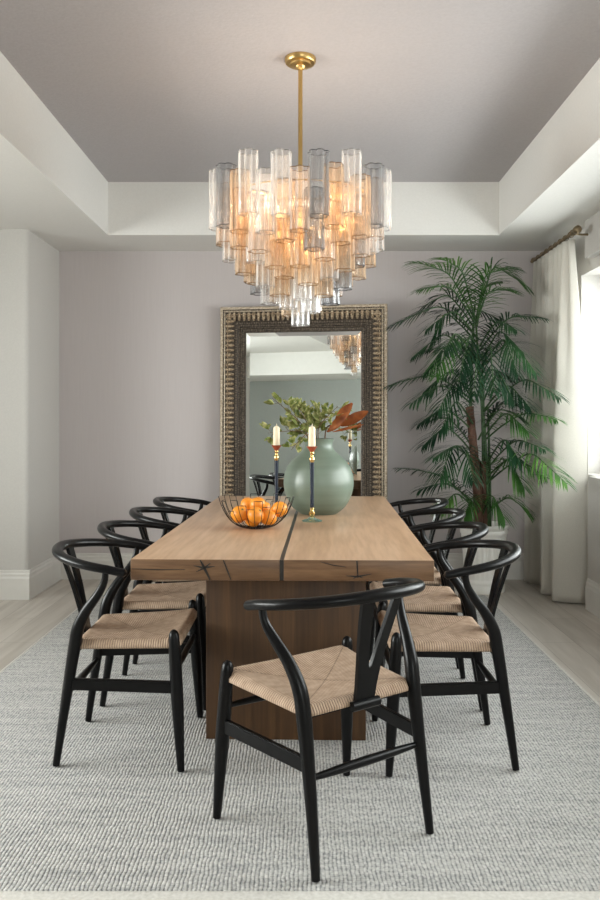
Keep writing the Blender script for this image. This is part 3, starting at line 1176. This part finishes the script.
# ------------------------------------------------------------------ chandelier
CX, CY = -0.022, 3.80
chan = thing('chandelier', 'tiered chandelier of clear, smoke and amber glass tubes on a brass rod', 'chandelier', (CX, CY, ZT))
bm = bmesh.new()
lathe(bm, [(0, 0), (.074, 0), (.074, -.016), (.068, -.024), (.052, -.026), (.050, -.034), (.024, -.038), (.018, -.050), (.010, -.054), (0, -.054)], 40)
obj('canopy', bm, M['brass'], chan)
bm = bmesh.new()
tube(bm, [(0, 0, -.05), (0, 0, -1.02)], .0105, 14)
obj('rod', bm, M['brass'], chan)
TIERS = [  # radius, count, first angle, bottom height, length, stagger
    (.384, 15, 12, 2.135, .272, .012), (.360, 15, 0, 2.075, .268, .012), (.326, 16, 11, 2.010, .260, .018), (.270, 15, 0, 1.945, .255, .018),
    (.208, 12, 10, 1.875, .250, .016), (.144, 8, 4, 1.812, .245, .012), (.074, 4, 40, 1.762, .240, .010), (0.0, 1, 0, 1.699, .240, 0)]
bm = bmesh.new()
for (Rr_, n, a0_, zb_, ln, st_) in TIERS[1:-1]:
    z = zb_ + ln - .05 - ZT
    Rr_ -= .030
    tube(bm, [(Rr_ * math.cos(2 * PI * k / 40), Rr_ * math.sin(2 * PI * k / 40), z) for k in range(40)], .0035, 8, closed=True)
    for k in range(3):
        a = 2 * PI * k / 3 + Rr_ * 5
        tube(bm, [(0, 0, z), (Rr_ * math.cos(a), Rr_ * math.sin(a), z)], .004, 8)
obj('brass_frame', bm, M['brass'], chan)


def tube_mesh(name, kind, length, seed):
    """six-lobed moulded glass tube hanging from z=length (top) to 0 (bottom), open at both ends"""
    rnd = random.Random(seed)
    ph = rnd.random() * 6
    seg, rows = 48, 9
    r0 = .0445

    def rad(a, z):
        k = z / length
        w = 1 + .022 * math.sin(9 * k + ph) + .012 * math.sin(21 * k + 2 * ph)
        lobe = .29 * abs(math.cos(3 * a)) ** .8
        return r0 * (0.75 + lobe) * w
    bm = bmesh.new()
    rg = []
    for i in range(rows + 1):
        z = length * i / rows
        rg.append([bm.verts.new((rad(2 * PI * k / seg, z) * math.cos(2 * PI * k / seg), rad(2 * PI * k / seg, z) * math.sin(2 * PI * k / seg), z)) for k in range(seg)])
    for i in range(rows):
        for k in range(seg):
            bm.faces.new((rg[i][k], rg[i][(k + 1) % seg], rg[i + 1][(k + 1) % seg], rg[i + 1][k]))
    for z, th in ((0.0, .0016), (length, .0020)):
        pts = [(rad(2 * PI * k / seg, z) * math.cos(2 * PI * k / seg), rad(2 * PI * k / seg, z) * math.sin(2 * PI * k / seg), z) for k in range(seg)]
        tube(bm, pts, th, 6, closed=True, mat=1)
    return bm


GL = {'c': ('glass_clear', 'rim_clear'), 's': ('glass_smoke', 'rim_smoke'), 'a': ('glass_amber', 'rim_amber'), 'b': ('glass_blush', 'rim_amber')}
PAT = ['scscscscscscscc', 'baabcabaacbabac', 'sabcabacsabacabasc', 'abasacabcsabacasb', 'acsabacbsacab', 'cascbaca', 'cbac', 'c']
COLN = {'c': 'clear', 's': 'smoke grey', 'a': 'amber', 'b': 'pale blush'}
cache = {}
for ti, (Rr_, n, a0_, zb_, ln, st_) in enumerate(TIERS):
    for k in range(n):
        a = -PI / 2 + R(a0_) + 2 * PI * k / n
        kind = PAT[ti][k % len(PAT[ti])]
        var = k % 2
        key = (ti, kind, var)
        if key not in cache:
            o = obj('glass_tube', tube_mesh('t', kind, ln, ti * 7 + var), [M[GL[kind][0]], M[GL[kind][1]]], chan, angle=180, recalc=False)
            cache[key] = o
        else:
            o = cache[key].copy()
            COL.objects.link(o)
            o.parent = chan
        dz = st_ * (1 if k % 2 else -1)
        o.location = (Rr_ * math.cos(a), Rr_ * math.sin(a), zb_ + dz - ZT)
        o.rotation_euler = (0, 0, a + .3 * k)
        o['label'] = COLN[kind] + ' ribbed glass tube'
for k in range(7):
    a = 2 * PI * k / 6
    rb, zb_ = (.20, 2.16) if k < 6 else (0.03, 2.00)
    p = (rb * math.cos(a), rb * math.sin(a), zb_ - ZT)
    bm = bmesh.new()
    lathe(bm, [(0, .062), (.006, .050), (.013, .030), (.016, .012), (.011, -.004), (.0095, -.012), (0, -.012)], 14, p)
    obj('bulb', bm, M['bulb'], chan)
    bm = bmesh.new()
    lathe(bm, [(0, -.012), (.011, -.012), (.011, -.05), (0, -.05)], 12, p)
    obj('bulb_socket', bm, M['brass'], chan)
    ld = bpy.data.lights.new('bulb_light', 'POINT')
    ld.energy = 1.0
    ld.color = (1.0, 0.80, 0.60)
    ld.shadow_soft_size = .03
    lo = bpy.data.objects.new('bulb_light', ld)
    COL.objects.link(lo)
    lo.parent = chan
    lo.location = (p[0], p[1], p[2] + .085)

# ------------------------------------------------------------------ on the table
# green vase
VX, VY = 0.072, 4.23
TZ = TH
vase = thing('round_vase', 'round celadon green vase with a short neck on the table before the mirror', 'vase', (VX, VY, TZ))
bm = bmesh.new()
vp = [(0, 0), (.088, 0), (.102, .004), (.140, .035), (.169, .085), (.184, .140), (.184, .185), (.172, .235), (.147, .275), (.115, .305), (.088, .328), (.076, .348), (.074, .368), (.080, .388), (.083, .393),
      (.079, .393), (.070, .374), (.070, .348), (.082, .324), (.109, .299), (.14, .27), (.165, .23), (.176, .185), (.15, .08), (.09, .012), (0, .010)]
vp = [(p.x, p.y) for p in spline([(r, z, 0) for r, z in vp], 90)]
lathe(bm, [(max(r, 0), z) for r, z in vp], 56)
obj('vase_body', bm, M['vase'], vase, angle=60)


def leaf(bm, p, d, nrm, L, Wd, curl=.15, mat=0, n=5):
    """a pointed oval leaf with a folded midrib"""
    d = d.normalized()
    side = d.cross(nrm)
    if side.length < 1e-4:
        side = Vector((1, 0, 0))
    side.normalize()
    up = side.cross(d)
    prev = None
    for i in range(n + 1):
        t = i / n
        w = Wd * .5 * math.sin(PI * min(1, t * .93 + .04)) ** .8
        c = p + d * (L * t) - up * (curl * L * t * t)
        row = [bm.verts.new(c + side * w + up * w * .35), bm.verts.new(c), bm.verts.new(c - side * w + up * w * .35)]
        if prev:
            for k in range(2):
                bm.faces.new((prev[k], prev[k + 1], row[k + 1], row[k])).material_index = mat
        prev = row


def leafy_branch(pts, label, seed, nl, Ls=(.045, .07)):
    rnd = random.Random(seed)
    root = thing('leafy_branch', label, 'branch', pts[0], 0, 'green branches in the vase')
    P = [Vector(p) - Vector(pts[0]) for p in pts]
    path = spline(P, 24)
    bm = bmesh.new()
    tube(bm, path, lerp_list([.0035, .0025, .0012], 24), 6)
    bl = bmesh.new()
    for i in range(nl):
        t = .30 + .70 * (i + rnd.random() * .5) / nl
        k = min(int(t * 24), 23)
        p = path[k]
        tan = (path[k + 1] - path[k]).normalized()
        a = rnd.random() * 2 * PI
        ax = tan.cross(Vector((math.cos(a), math.sin(a), .3)))
        ax.normalize()
        d = tan * .55 + ax * .75 + Vector((0, 0, .12))
        # short side twig with a tuft of leaves
        tw = p + d.normalized() * (.014 + .03 * rnd.random())
        tube(bm, [p, tw], [.0012, .0008], 5)
        for q in range(3):
            dd = d + Vector((rnd.uniform(-.7, .7), rnd.uniform(-.7, .7), rnd.uniform(-.5, .6)))
            leaf(bl, tw, dd, Vector((rnd.uniform(-.5, .5), -1 + rnd.uniform(-.4, .4), .8)), rnd.uniform(*Ls), rnd.uniform(.018, .028), rnd.uniform(-.05, .25))
    obj('stem', bm, M['twig'], root, angle=180)
    obj('foliage', bl, M['leaf_var'], root, angle=180, recalc=False)
    return root


vm = Vector((VX, VY, TZ + .30))
leafy_branch([vm + Vector((-.03, -.01, 0)), at(306, 432, 4.22), at(296, 418, 4.18), at(272, 398, 4.14)], 'longest green leafy branch, reaching up left over the candles', 3, 15, (.04, .062))
leafy_branch([vm + Vector((-.03, .0, 0)), at(306, 434, 4.2), at(291, 431, 4.20), at(268, 433, 4.21)], 'green leafy branch drooping left behind the left candle', 4, 13, (.04, .06))
leafy_branch([vm + Vector((-.01, .01, 0)), at(311, 432, 4.22), at(305, 419, 4.2), at(297, 406, 4.16)], 'short upright green branch left of the vase neck', 5, 11, (.04, .062))
leafy_branch([vm + Vector((.01, -.01, 0)), at(318, 432, 4.22), at(324, 420, 4.2), at(338, 406, 4.2)], 'green leafy branch leaning right beside the rust leaves', 6, 13, (.045, .07))
leafy_branch([vm + Vector((.0, -.03, 0)), at(309, 435, 4.16), at(300, 440, 4.09), at(291, 450, 4.04)], 'small green sprig hanging down over the vase shoulder', 8, 8, (.03, .045))
leafy_branch([vm + Vector((.0, .02, 0)), at(316, 432, 4.26), at(318, 418, 4.28), at(321, 409, 4.3)], 'green branch upright in the middle of the vase', 9, 11, (.04, .065))

mg = thing('magnolia_branch', 'magnolia branch with rust brown leaves at the right of the vase', 'branch', vm + Vector((.03, 0, 0)))
m0 = vm + Vector((.03, 0, 0))
bm = bmesh.new()
mpath = spline([Vector((0, 0, 0)), at(326, 430, 4.22) - m0, at(333, 424, 4.2) - m0, at(340, 419, 4.18) - m0], 14)
tube(bm, mpath, lerp_list([.004, .003], 14), 7)
obj('stem', bm, M['twig'], mg, angle=180)
for (a0, a1, wd, yy) in (((335, 425), (352, 403), .056, -.04), ((341, 426), (368, 411), .056, -.02), ((329, 430), (349, 412), .044, -.06), ((327, 432), (344, 420), .036, .04), ((333, 432), (364, 424), .016, .02)):
    bm = bmesh.new()
    p, q = at(a0[0], a0[1], 4.20 + yy * .3) - m0, at(a1[0], a1[1], 4.20 + yy) - m0
    leaf(bm, p, q - p, Vector((-.15, -1, .25)), (q - p).length, wd, .05, 0, 8)
    tube(bm, [mpath[8], p], [.002, .0015], 5)
    obj('leaf', bm, M['leaf_rust'], mg, angle=180, recalc=False)


# candlesticks and candles
def candlestick(x, y, lab, lab2, h=.358):
    st = thing('candlestick', lab, 'candlestick', (x, y, TZ), 0, 'navy and gold candlesticks')
    bm = bmesh.new()
    lathe(bm, [(0, 0), (.048, 0), (.050, .003), (.040, .007), (.022, .012), (.010, .022), (0, .024)], 32)
    obj('foot', bm, M['foot_glass'], st)
    bm = bmesh.new()
    lathe(bm, [(0, .018), (.008, .02), (.009, .026), (.015, .034), (.016, .041), (.010, .049), (.008, .056), (.011, .062), (.008, .068), (0, .068)], 24)
    obj('gold_knob', bm, M['gold'], st)
    bm = bmesh.new()
    lathe(bm, [(0, .066), (.0095, .066), (.0085, .11), (.009, .2), (.0115, h - .072), (0, h - .072)], 20)
    obj('stem', bm, M['navy'], st)
    bm = bmesh.new()
    lathe(bm, [(0, h - .074), (.010, h - .074), (.0125, h - .062), (.0135, h - .052), (.008, h - .044), (.007, h - .036), (.011, h - .028), (.009, h - .020), (0, h - .02)], 24)
    obj('gold_knob', bm, M['gold'], st)
    bm = bmesh.new()
    lathe(bm, [(0, h - .024), (.008, h - .024), (.013, h - .014), (.021, h - .003), (.027, h + .005), (.024, h + .006), (.018, h + .002), (0, h + .001)], 24)
    obj('candle_cup', bm, M['rust'], st)
    cd = thing('candle', lab2, 'candle', (x, y, TZ + h + .0025), 0, 'ivory candles')
    bm = bmesh.new()
    lathe(bm, [(0, 0), (.0165, 0), (.0175, .004), (.0165, .088), (.0145, .096), (.006, .101), (0, .1)], 24)
    obj('wax', bm, M['candle'], cd)
    bm = bmesh.new()
    tube(bm, [(0, 0, .098), (.0008, 0, .107), (.002, 0, .114)], [.0026, .0024, .0008], 6)
    obj('wick', bm, M['wick'], cd)


candlestick((312 - VPX) / 206, 3.89, 'candlestick standing in front of the green vase', 'ivory candle in front of the vase neck')
candlestick((276.5 - VPX) / 196, 4.085, 'candlestick standing behind the wire bowl of oranges', 'ivory candle behind the wire bowl, against the mirror')

# wire fruit bowl
BX, BY, BR, BH = -0.222, 3.655, .172, .138
bowl = thing('wire_fruit_bowl', 'dark geometric wire bowl holding oranges on the table', 'bowl', (BX, BY, TZ))


def bowl_pt(a, t, r_out=BR):
    """t from 0 at the base ring to 1 at the rim"""
    q = R(68)
    r = .048 + (r_out - .048) * math.sin(t * q) / math.sin(q)
    z = .0025 + BH * (1 - math.cos(t * q)) / (1 - math.cos(q))
    return Vector((r * math.cos(a), r * math.sin(a), z))


bm = bmesh.new()
tube(bm, [bowl_pt(2 * PI * k / 32, 0) for k in range(32)], .0022, 6, closed=True)
tube(bm, [(.025 * math.cos(2 * PI * k / 20), .025 * math.sin(2 * PI * k / 20), .0025) for k in range(20)], .0022, 6, closed=True)
for k in range(2):
    a = PI * k / 2
    tube(bm, [(-.048 * math.cos(a), -.048 * math.sin(a), .0025), (.048 * math.cos(a), .048 * math.sin(a), .0025)], .002, 6)
obj('base_ring', bm, M['wire'], bowl)
bm = bmesh.new()
NR = 28
tops = [1.0, .86, .97, .74, 1.0, .90, .80]
for k in range(NR):
    a0, a1 = 2 * PI * k / NR, 2 * PI * (k + 1) / NR
    tt = tops[k % 7] + .02 * math.sin(k * 2.3)
    lo_ = 0.0 if k % 2 == 0 else .0
    up = [bowl_pt(a0, q * tt) for q in [i / 9 for i in range(10)]]
    across = [bowl_pt(a0 + (a1 - a0) * i / 3, tt) for i in range(1, 4)]
    nxt = tops[(k + 1) % 7] + .02 * math.sin((k + 1) * 2.3)
    down = [bowl_pt(a1, tt + (nxt - tt) * i / 3) for i in range(1, 4)]
    tube(bm, up + across, .00155, 5)
    if nxt < tt:
        tube(bm, [bowl_pt(a1, tt), bowl_pt(a1, (tt + nxt) / 2), bowl_pt(a1, nxt)], .00155, 5)
obj('wire_ribs', bm, M['wire'], bowl, angle=180)

ORR = .0375


def make_orange(p, r, rot, lab):
    o = thing('orange', lab, 'orange', p, 0, 'oranges in the wire bowl')
    o.rotation_euler = rot
    bm = bmesh.new()
    pr = []
    for i in range(17):
        a = -PI / 2 + PI * i / 16
        dimple = 1 - .06 * math.exp(-((PI / 2 - abs(a)) / .25) ** 2)
        pr.append((max(0, r * math.cos(a)) if 0 < i < 16 else 0, r * .93 * math.sin(a) * dimple))
    lathe(bm, pr, 28)
    obj('peel', bm, M['orange'], o, angle=180)
    bm = bmesh.new()
    z = r * .93 * .94
    for k in range(5):
        a = 2 * PI * k / 5
        leaf(bm, Vector((0, 0, z + .0008)), Vector((math.cos(a), math.sin(a), .05)), Vector((0, 0, 1)), .0065, .005, .1, 0, 3)
    obj('calyx', bm, M['calyx'], o, angle=180, recalc=False)


ors = [(0.0482, 0.0283, 0.0434, 'orange buried at the bottom of the bowl, to the right'),
       (-0.0240, 0.0496, 0.0433, 'orange buried at the bottom of the bowl, at the back'),
       (-0.0145, -0.0251, 0.0427, 'orange buried at the bottom of the bowl, at the front'),
       (0.0020, -0.0940, 0.0685, 'orange at the front of the wire bowl, nearest the camera'),
       (-0.0687, -0.0685, 0.0721, 'orange at the front left of the wire bowl'),
       (-0.0824, 0.0041, 0.0572, 'orange at the far left of the wire bowl'),
       (-0.0440, 0.1022, 0.0934, 'orange at the back left of the wire bowl'),
       (0.0284, 0.0942, 0.0739, 'orange at the back right of the wire bowl'),
       (0.1057, 0.0011, 0.0841, 'orange at the far right of the wire bowl'),
       (0.0574, -0.0462, 0.0508, 'orange at the front right of the wire bowl'),
       (0.0048, 0.0148, 0.1037, 'orange on top of the pile in the wire bowl')]
for i, (x, y, z, lab) in enumerate(ors):
    make_orange((BX + x, BY + y, TZ + z), ORR, (random.uniform(-.9, .9), random.uniform(-.9, .9), random.random() * 6), lab)

# ------------------------------------------------------------------ palm in a planter
PX, PY = 1.315, 5.885
palm = thing('potted_palm', 'tall areca palm in a white fluted planter in the corner by the curtain', 'plant', (PX, PY, 0))
bm = bmesh.new()


def flute(a, z):
    if .10 < z < .405:
        e = min(1, (z - .10) / .02, (.405 - z) / .02)
        return 1 - .05 * e * (0.5 + .5 * math.cos(26 * a))
    if .425 < z < .445:
        return 1 + .012 * math.cos(40 * a)
    return 1.0


lathe(bm, [(0, 0), (.150, 0), (.153, .006), (.153, .045), (.147, .055), (.150, .065), (.150, .080), (.143, .088), (.142, .1), (.143, .12), (.148, .2), (.155, .3), (.162, .38), (.164, .405), (.166, .418), (.172, .424), (.172, .445), (.168, .450), (.170, .458),
           (.180, .466), (.182, .482), (.178, .490), (.166, .490), (.162, .480), (.160, .43), (0, .43)], 104, lobes=flute)
obj('planter', bm, M['planter'], palm, angle=50)
bm = bmesh.new()
lathe(bm, [(0, .452), (.06, .456), (.12, .448), (.158, .44), (.15, .42), (0, .42)], 24, lobes=lambda a, z: 1)
obj('moss', bm, M['moss'], palm)
base_p = Vector((PX, PY, 0))
trunks = [[(-.045, -.03, .44), (-.05, -.02, .7), (-.075, -.02, 1.0), (-.105, .0, 1.35)], [(.02, .02, .44), (.0, .01, .65), (-.005, 0, .95)]]
for tp, r0, r1 in ((trunks[0], .034, .028), (trunks[1], .032, .026)):
    bm = bmesh.new()
    path = spline(tp, 30)
    rd = [r0 + (r1 - r0) * i / 30 + (.003 if i % 3 == 0 else 0) for i in range(31)]
    tube(bm, path, rd, 12)
    obj('trunk', bm, M['trunk'], palm, angle=60)
for tp in ([(.0, .01, .9), (-.01, 0, 1.3), (-.04, 0, 1.7), (-.06, 0, 2.02)], [(.03, 0, .44), (.02, -.01, .9), (.0, 0, 1.3), (-.01, .01, 1.75)], [(-.1, 0, 1.3), (-.09, 0, 1.6), (-.075, 0, 1.95), (-.065, 0, 2.1)], [(.05, .02, .44), (.045, .01, .9), (.03, .0, 1.35)]):
    bm = bmesh.new()
    tube(bm, spline(tp, 20), lerp_list([.013, .011, .007], 20), 8)
    obj('cane', bm, M['stem_green'], palm, angle=180)


def frond(base, mid, tip, mat, seed, L=.21, npair=24, droop=.5):
    """a feather leaf: arched midrib with narrow drooping leaflets"""
    rnd = random.Random(seed)
    b, m_, t_ = (Vector(q) - base_p for q in (base, mid, tip))
    path = spline([b, b.lerp(m_, .5) + Vector((0, 0, .02)), m_, m_.lerp(t_, .55) + Vector((0, 0, .012)), t_], 40)
    bm = bmesh.new()
    tube(bm, path, lerp_list([.0075, .005, .0022], 40), 6, mat=1)
    for i in range(npair):
        t = .16 + .84 * i / (npair - 1)
        k = min(int(t * 40), 39)
        p = path[k]
        tan = (path[k + 1] - path[k]).normalized()
        side = tan.cross(Vector((0, 0, 1)))
        if side.length < .1:
            side = Vector((1, 0, 0))
        side.normalize()
        up = side.cross(tan).normalized()
        u = (t - .16) / .84
        ln = L * (.50 + .5 * math.sin(PI * min(1, u * .85 + .18))) * (1 - .38 * u ** 3) * rnd.uniform(.88, 1.1)
        for s in (-1, 1):
            fwd = .55 + .75 * u
            d = (side * s * (1.0 - .35 * u) + tan * fwd + up * rnd.uniform(.15, .42)).normalized()
            w = .0062
            prev = None
            n = 5
            for q in range(n + 1):
                v = q / n
                c = p + d * (ln * v) + Vector((0, 0, -droop * ln * v * v))
                wd = w * (1 - .0 * v) * math.sin(PI * (.14 + .84 * v)) ** .7
                ax = d.cross(Vector((0, 0, 1)) + up * .3)
                ax = ax.normalized() if ax.length > .05 else side
                row = (bm.verts.new(c + ax * wd), bm.verts.new(c - ax * wd))
                if prev:
                    bm.faces.new((prev[0], prev[1], row[1], row[0]))
                prev = row
    return obj('frond', bm, [mat, M['stem_green']], palm, angle=180, recalc=False)


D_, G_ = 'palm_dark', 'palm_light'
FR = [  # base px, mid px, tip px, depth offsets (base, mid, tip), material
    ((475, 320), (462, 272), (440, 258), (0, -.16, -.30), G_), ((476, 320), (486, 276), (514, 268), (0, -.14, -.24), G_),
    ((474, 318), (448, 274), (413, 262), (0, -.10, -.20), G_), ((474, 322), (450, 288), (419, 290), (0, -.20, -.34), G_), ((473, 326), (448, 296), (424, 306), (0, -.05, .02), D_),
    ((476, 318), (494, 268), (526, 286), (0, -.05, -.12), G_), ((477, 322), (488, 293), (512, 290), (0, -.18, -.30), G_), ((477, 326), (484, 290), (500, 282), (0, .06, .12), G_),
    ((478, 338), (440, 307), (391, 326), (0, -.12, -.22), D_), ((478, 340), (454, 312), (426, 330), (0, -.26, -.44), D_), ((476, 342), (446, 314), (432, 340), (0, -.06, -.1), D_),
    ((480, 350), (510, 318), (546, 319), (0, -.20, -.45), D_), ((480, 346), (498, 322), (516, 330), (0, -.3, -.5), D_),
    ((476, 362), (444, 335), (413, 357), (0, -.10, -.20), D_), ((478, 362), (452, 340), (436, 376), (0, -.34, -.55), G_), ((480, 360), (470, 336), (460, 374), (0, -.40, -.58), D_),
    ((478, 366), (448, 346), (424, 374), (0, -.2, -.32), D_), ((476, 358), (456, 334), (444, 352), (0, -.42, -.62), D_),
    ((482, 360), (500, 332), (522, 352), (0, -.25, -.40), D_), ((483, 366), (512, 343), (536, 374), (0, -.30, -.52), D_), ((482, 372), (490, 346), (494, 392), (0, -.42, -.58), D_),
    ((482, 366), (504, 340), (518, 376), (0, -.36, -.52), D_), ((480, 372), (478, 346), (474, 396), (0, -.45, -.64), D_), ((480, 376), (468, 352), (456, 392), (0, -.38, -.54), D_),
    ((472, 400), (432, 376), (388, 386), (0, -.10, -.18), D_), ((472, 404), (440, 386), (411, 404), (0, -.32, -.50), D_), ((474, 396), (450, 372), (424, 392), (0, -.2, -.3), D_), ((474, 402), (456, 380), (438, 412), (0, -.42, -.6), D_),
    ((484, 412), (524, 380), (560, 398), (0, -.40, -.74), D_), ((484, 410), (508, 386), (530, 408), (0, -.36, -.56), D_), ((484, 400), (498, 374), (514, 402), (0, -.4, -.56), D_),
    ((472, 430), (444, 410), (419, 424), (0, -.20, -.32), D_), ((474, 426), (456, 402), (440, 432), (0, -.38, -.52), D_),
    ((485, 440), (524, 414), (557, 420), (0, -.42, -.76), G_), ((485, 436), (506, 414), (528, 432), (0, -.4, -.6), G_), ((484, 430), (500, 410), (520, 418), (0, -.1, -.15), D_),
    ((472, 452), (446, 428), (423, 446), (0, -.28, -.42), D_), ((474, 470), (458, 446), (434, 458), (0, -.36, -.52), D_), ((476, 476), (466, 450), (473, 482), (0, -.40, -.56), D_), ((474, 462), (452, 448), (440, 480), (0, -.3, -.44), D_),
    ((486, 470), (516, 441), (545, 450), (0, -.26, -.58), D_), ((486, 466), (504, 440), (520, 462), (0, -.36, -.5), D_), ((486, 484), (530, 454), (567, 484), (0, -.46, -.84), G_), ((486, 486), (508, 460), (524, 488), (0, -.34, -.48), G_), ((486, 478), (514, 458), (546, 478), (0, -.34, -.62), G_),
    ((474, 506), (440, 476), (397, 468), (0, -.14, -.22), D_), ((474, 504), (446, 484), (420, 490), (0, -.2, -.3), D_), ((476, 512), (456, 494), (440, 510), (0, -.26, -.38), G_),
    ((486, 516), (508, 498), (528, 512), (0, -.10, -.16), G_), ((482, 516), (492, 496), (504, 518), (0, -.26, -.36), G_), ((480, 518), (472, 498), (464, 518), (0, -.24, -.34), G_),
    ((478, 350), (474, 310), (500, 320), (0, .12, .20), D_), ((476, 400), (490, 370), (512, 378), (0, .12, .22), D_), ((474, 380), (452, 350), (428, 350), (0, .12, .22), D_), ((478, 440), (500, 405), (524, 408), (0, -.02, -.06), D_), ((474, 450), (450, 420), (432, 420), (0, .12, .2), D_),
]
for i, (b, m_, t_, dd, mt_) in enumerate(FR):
    ln = (Vector(t_) - Vector(b)).length
    frond(at(b[0], b[1], PY + dd[0]), at(m_[0], m_[1], PY + dd[1]), at(t_[0], t_[1], PY + dd[2]), M[mt_], 40 + i, (.235 if i < 9 else .21) + .0006 * ln, 16 + int(ln / 9), .42)

# ------------------------------------------------------------------ curtain and its rod
rod_x, rod_z = 1.775, 2.492
rod = thing('curtain_rod', 'bronze curtain rod with rings and end finial above the window', 'curtain rod', (rod_x, 5.26, rod_z))
bm = bmesh.new()
tube(bm, [(0, 0, 0), (0, 1.0, 0)], .0125, 14)
obj('pole', bm, M['bronze'], rod)
bm = bmesh.new()
pr = [(0, .0125), (-.012, .018), (-.02, .018), (-.03, .026), (-.055, .028), (-.07, .02), (-.075, .004)]
tube(bm, [(0, q, 0) for q, _ in pr], [r for _, r in pr], 16)
obj('finial', bm, M['bronze'], rod)
for yb_ in (.04, .95):
    bm = bmesh.new()
    tube(bm, [(0, yb_, -.005), (.06, yb_, -.012), (XR - rod_x - .001, yb_, -.012)], [.007, .007, .008], 10)
    box(bm, XR - rod_x - .012, XR - rod_x - .0005, yb_ - .02, yb_ + .02, -.05, .04, .003)
    tube(bm, [(.018 * math.cos(2 * PI * k / 20), yb_, .018 * math.sin(2 * PI * k / 20)) for k in range(20)], .004, 8, closed=True, ref=(0, 1, 0))
    obj('bracket', bm, M['bronze'], rod)
NP = 9
for k in range(NP):
    bm = bmesh.new()
    yk = .08 + .84 * k / (NP - 1)
    tube(bm, [(.0185 * math.cos(2 * PI * q / 20), yk, -.004 + .0185 * math.sin(2 * PI * q / 20)) for q in range(20)], .003, 7, closed=True, ref=(0, 1, 0))
    obj('curtain_ring', bm, M['bronze'], rod)

# pleated panel: pinched at the top, opening to soft folds; hangs along the wall and returns to it at the near end
bm = bmesh.new()
NU, NV = 200, 44
Y0c, Y1c = 5.33, 6.20
ztop = rod_z - .026


def cur(u, v):
    """u from the near edge to the far edge, v from the top to the hem"""
    y = Y0c + (Y1c - Y0c) * u + .03 * v * math.sin(2 * PI * u * 1.4 + .5)
    k = min(1, v * 1.8)
    fine = math.sin(2 * PI * u * NP - .6)
    broad = math.sin(2 * PI * (u ** .85) * 2.7 - 1.75 + .25 * math.sin(v * 2.5))
    x = rod_x - .002 - (.016 + .006 * k) * fine * (1 - .75 * k) - (.052 * k) * broad * (1 - .35 * u) - .02 * k
    x -= .030 * v * u
    if u < .16:                        # the near edge turns back toward the wall
        e = (.16 - u) / .16
        x += (.03 + .10 * min(1, v * 1.5)) * e ** 1.6
        y += .05 * e * e
    x = min(x, XR - .026)
    pin = max(0, 1 - v / .05)
    y += -.012 * pin * math.sin(2 * PI * u * NP + .9)
    z = ztop * (1 - v) + .012 * v
    return Vector((x, y, z))


g = [[bm.verts.new(cur(i / NU, j / NV)) for j in range(NV + 1)] for i in range(NU + 1)]
for i in range(NU):
    for j in range(NV):
        bm.faces.new((g[i][j], g[i + 1][j], g[i + 1][j + 1], g[i][j + 1]))
cu = obj('curtain', bm, M['curtain'], angle=180)
tag(cu, 'ivory linen curtain panel hanging to the floor at the right of the palm', 'curtain')
md = cu.modifiers.new('cloth_thickness', 'SOLIDIFY')
md.thickness = .0025
